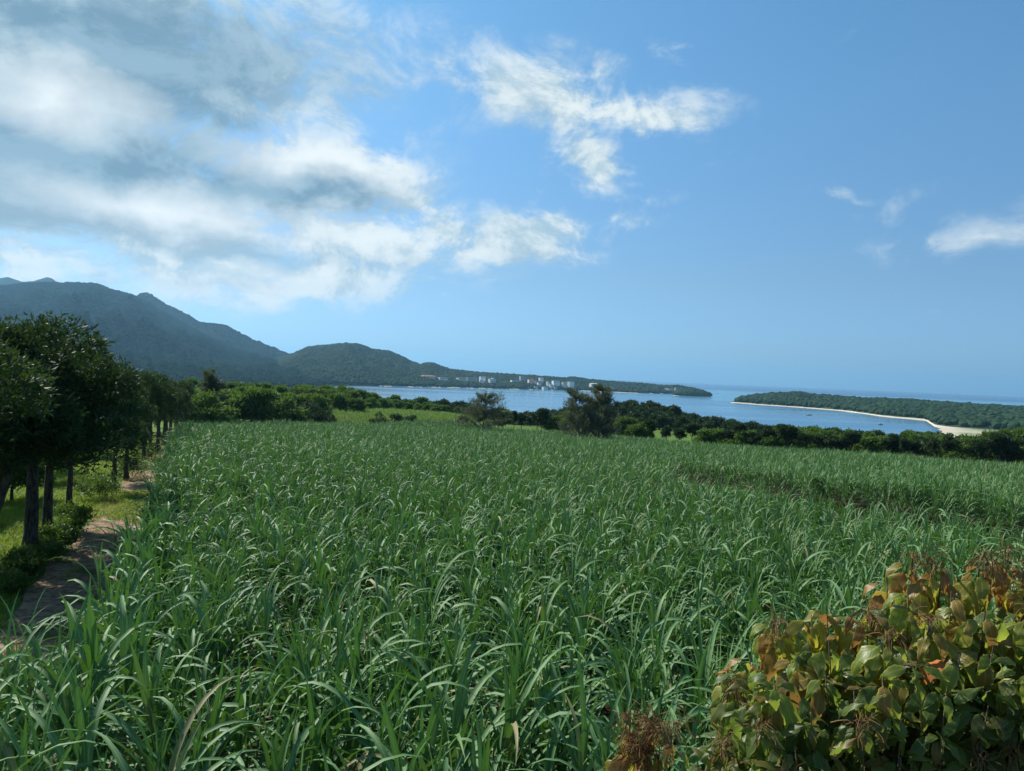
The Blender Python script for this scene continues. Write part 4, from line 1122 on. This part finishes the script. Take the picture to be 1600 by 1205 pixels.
def copperleaf_shrub(label, root, shoots, fill, seed, max_parts=300):
    """shoots: (point, outward, leaf count, material, catkin?)"""
    r = np.random.default_rng(seed)
    rz = float(ground_z(root[0], root[1])); R0 = np.array([root[0], root[1], rz])
    t = thing('copperleaf_shrub', label, 'shrub', tuple(R0), 0, 'copperleaf shrubs on the bank')
    mb = MB(); nleaf = 0
    rest = MB()
    for (p, o, k, mk, ck_) in shoots:
        p = np.asarray(p, float); o = unit(np.asarray(o, float)); q = p-R0
        mid = q*.5+np.array([0,0,.05])-o*.12; tt = np.linspace(0, 1, 7)[:,None]
        base = np.array([r.normal()*.06, r.normal()*.06, 0])
        P = (1-tt)**2*base+2*tt*(1-tt)*mid+tt**2*q; mb.tube(P, .010*(1-tt[:,0])**1.5+.0022, 5)
        a0 = r.uniform(0, 6.28); e1 = unit(np.cross(o, (.1,.2,1))); e2 = np.cross(o, e1)
        for j in range(k):
            a = a0+j*2.4; f = j/max(1, k-1)
            rad = math.cos(a)*e1+math.sin(a)*e2
            d = unit(rad*(.75-.15*f)+o*(.30-.45*f)+np.array([0,-.12,-.55-.75*f]))
            lp = q-o*(.01+.11*f)+d*.025
            up = unit(np.array([rad[0],rad[1],0])*.7+np.array([0,-.45,.35])+o*.3+r.normal(size=3)*.22)
            m = mk if r.random() < .8 else ('copper' if mk != 'copper' else 'copper_dark')
            if r.random() < .008: m = 'orange_leaf'
            s = r.uniform(.75, 1.25)*(1.0 if f > .25 else .62)
            mesh = CLEAF[m][int(r.integers(0, 6))]
            Mx = orient(None, lp, d, up) @ Matrix.Scale(s, 4)
            if nleaf < max_parts:
                ob = link('leaf', mesh, t); ob.matrix_local = Mx; nleaf += 1
            else:
                V_, F, UV = copper_leaf(900+int(r.integers(0, 6)), .12, .8, .03)
                V_ = np.concatenate([V_, np.ones((len(V_),1))], 1)@np.array(Mx).T
                rest.add(V_[:,:3], F, UV)
        if ck_:
            ob = link('flower_spike', CATK[int(r.integers(0, 4))], t); ob.location = tuple(q+o*.01); ob.scale = (r.uniform(.8,1.3),)*3; ob.rotation_euler = (0,0,r.uniform(0,6))
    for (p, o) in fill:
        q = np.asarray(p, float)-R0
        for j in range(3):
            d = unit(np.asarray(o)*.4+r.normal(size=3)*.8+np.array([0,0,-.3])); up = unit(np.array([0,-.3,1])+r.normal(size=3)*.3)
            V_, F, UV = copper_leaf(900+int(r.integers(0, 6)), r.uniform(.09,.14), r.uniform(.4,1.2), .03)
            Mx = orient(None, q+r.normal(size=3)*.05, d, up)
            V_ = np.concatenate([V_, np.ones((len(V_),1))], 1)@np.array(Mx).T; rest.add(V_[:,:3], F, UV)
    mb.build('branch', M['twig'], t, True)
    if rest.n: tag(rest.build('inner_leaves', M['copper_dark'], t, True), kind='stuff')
    return t
BUSH_TOP = poly([(1108,1110),(1125,1075),(1160,1052),(1180,990),(1205,972),(1235,990),(1270,962),(1300,952),(1345,968),(1375,925),(1400,885),(1440,880),(1480,892),(1510,900),(1540,882),(1600,868),(1750,850),(1900,880)])
r = np.random.default_rng(314)
def bush_point(px, py):
    top = float(BUSH_TOP(px)); f = min(1.0, max(0.0, (py-top)/190.0)); e = min(1.0, max(0.0, (px-1105)/130.0))
    Y = 3.15-.62*math.sqrt(f)-.18*e+.12*fbm(px*.012, py*.012, 5)
    u, w = uw(px, py); Y = float(Y)
    return np.array([u*Y, Y, CAMZ+w*Y]), np.array([-.25*(1-e), -.45-.55*f, 1.15-.75*f])
shoots = []
pts = []
tries = 0
while len(pts) < 88 and tries < 9000:
    tries += 1
    px = r.uniform(1125, 1760); top = float(BUSH_TOP(px)); py = r.uniform(top+14, 1330)
    if all((px-a)**2+((py-b)*1.0)**2 > 50**2 for a, b in pts): pts.append((px, py))
for px in (1205, 1290, 1330, 1385, 1425, 1470, 1530, 1575, 1150): pts.append((px, float(BUSH_TOP(px))+10))
pts.sort(key=lambda q: (q[0] > 1640)*1000+(q[1] > 1250)*1000+q[1])
for px, py in pts:
    d = py-float(BUSH_TOP(px)); p, o = bush_point(px, py); p = p+np.array([0, 0, .045])
    o = o+r.normal(size=3)*.22
    shoots.append((p, o, int(r.integers(8, 12)), 'copper_top' if d < 45 else 'copper', (d < 45 and r.random() < .6) or r.random() < .2))
fill = []
for k in range(900):
    px = r.uniform(1135, 1780); top = float(BUSH_TOP(px)); py = r.uniform(top+95, 1420)
    p, o = bush_point(px, py); b = r.uniform(.06, .40); fill.append((p+np.array([b*.2, b, -.35*b]), o))
# the visible shoots carry the single leaves
copperleaf_shrub('large green and bronze copperleaf shrub filling the lower right corner', (1.75, 2.95), shoots, fill, 9)
p, o = bush_point(1045, 1150)
u, w = uw(1045, 1150); p = np.array([u*3.2, 3.2, CAMZ+w*3.2])
sm_sh = []
for k in range(8):
    uu, ww = uw(1045+r.normal()*26, 1160+r.normal()*16); Yk = 3.2+r.normal()*.05
    sm_sh.append((np.array([uu*Yk, Yk, CAMZ+ww*Yk]), np.array([r.normal()*.5, -.4+r.normal()*.3, .8]), 4, 'copper_top', True))
small = copperleaf_shrub('small copperleaf shoot with a tangle of dry brown flower spikes', (.72, 3.2), sm_sh, [], 21)
for k in range(7):
    c = link('flower_spike', CATK[k % 4], small); q = sm_sh[k][0]-np.array(small.location)
    c.location = tuple(q+r.normal(size=3)*.03); c.scale = (1.3,)*3; c.rotation_euler = (r.normal()*.5, r.normal()*.5, r.uniform(0, 6))

# ------------------------------------------------------------------ the air between here and the mountains
hz = MB(); hz.box((0, 0, 260.0), (2*R_SEA+400, 2*R_SEA+1400, 524.0))
hm = new_mat('haze'); t = NT(hm)
pv = t.n('ShaderNodeVolumePrincipled', {'Color': (.34,.69,1.0,1), 'Density': 7.0e-5, 'Anisotropy': .3}); pv.inputs['Density Attribute'].default_value = ''
t.t.links.new(pv.outputs[0], t.n('ShaderNodeOutputMaterial').inputs['Volume'])
try: hm.cycles.homogeneous_volume = True
except Exception: pass
ho = hz.build('haze', hm); tag(ho, 'thin blue sea haze filling the air', kind='stuff')
scene.cycles.volume_bounces = 0
scene.cycles.max_bounces = 8; scene.cycles.transparent_max_bounces = 8; scene.cycles.diffuse_bounces = 3
scene.cycles.glossy_bounces = 2; scene.cycles.transmission_bounces = 3
scene.cycles.use_denoising = True
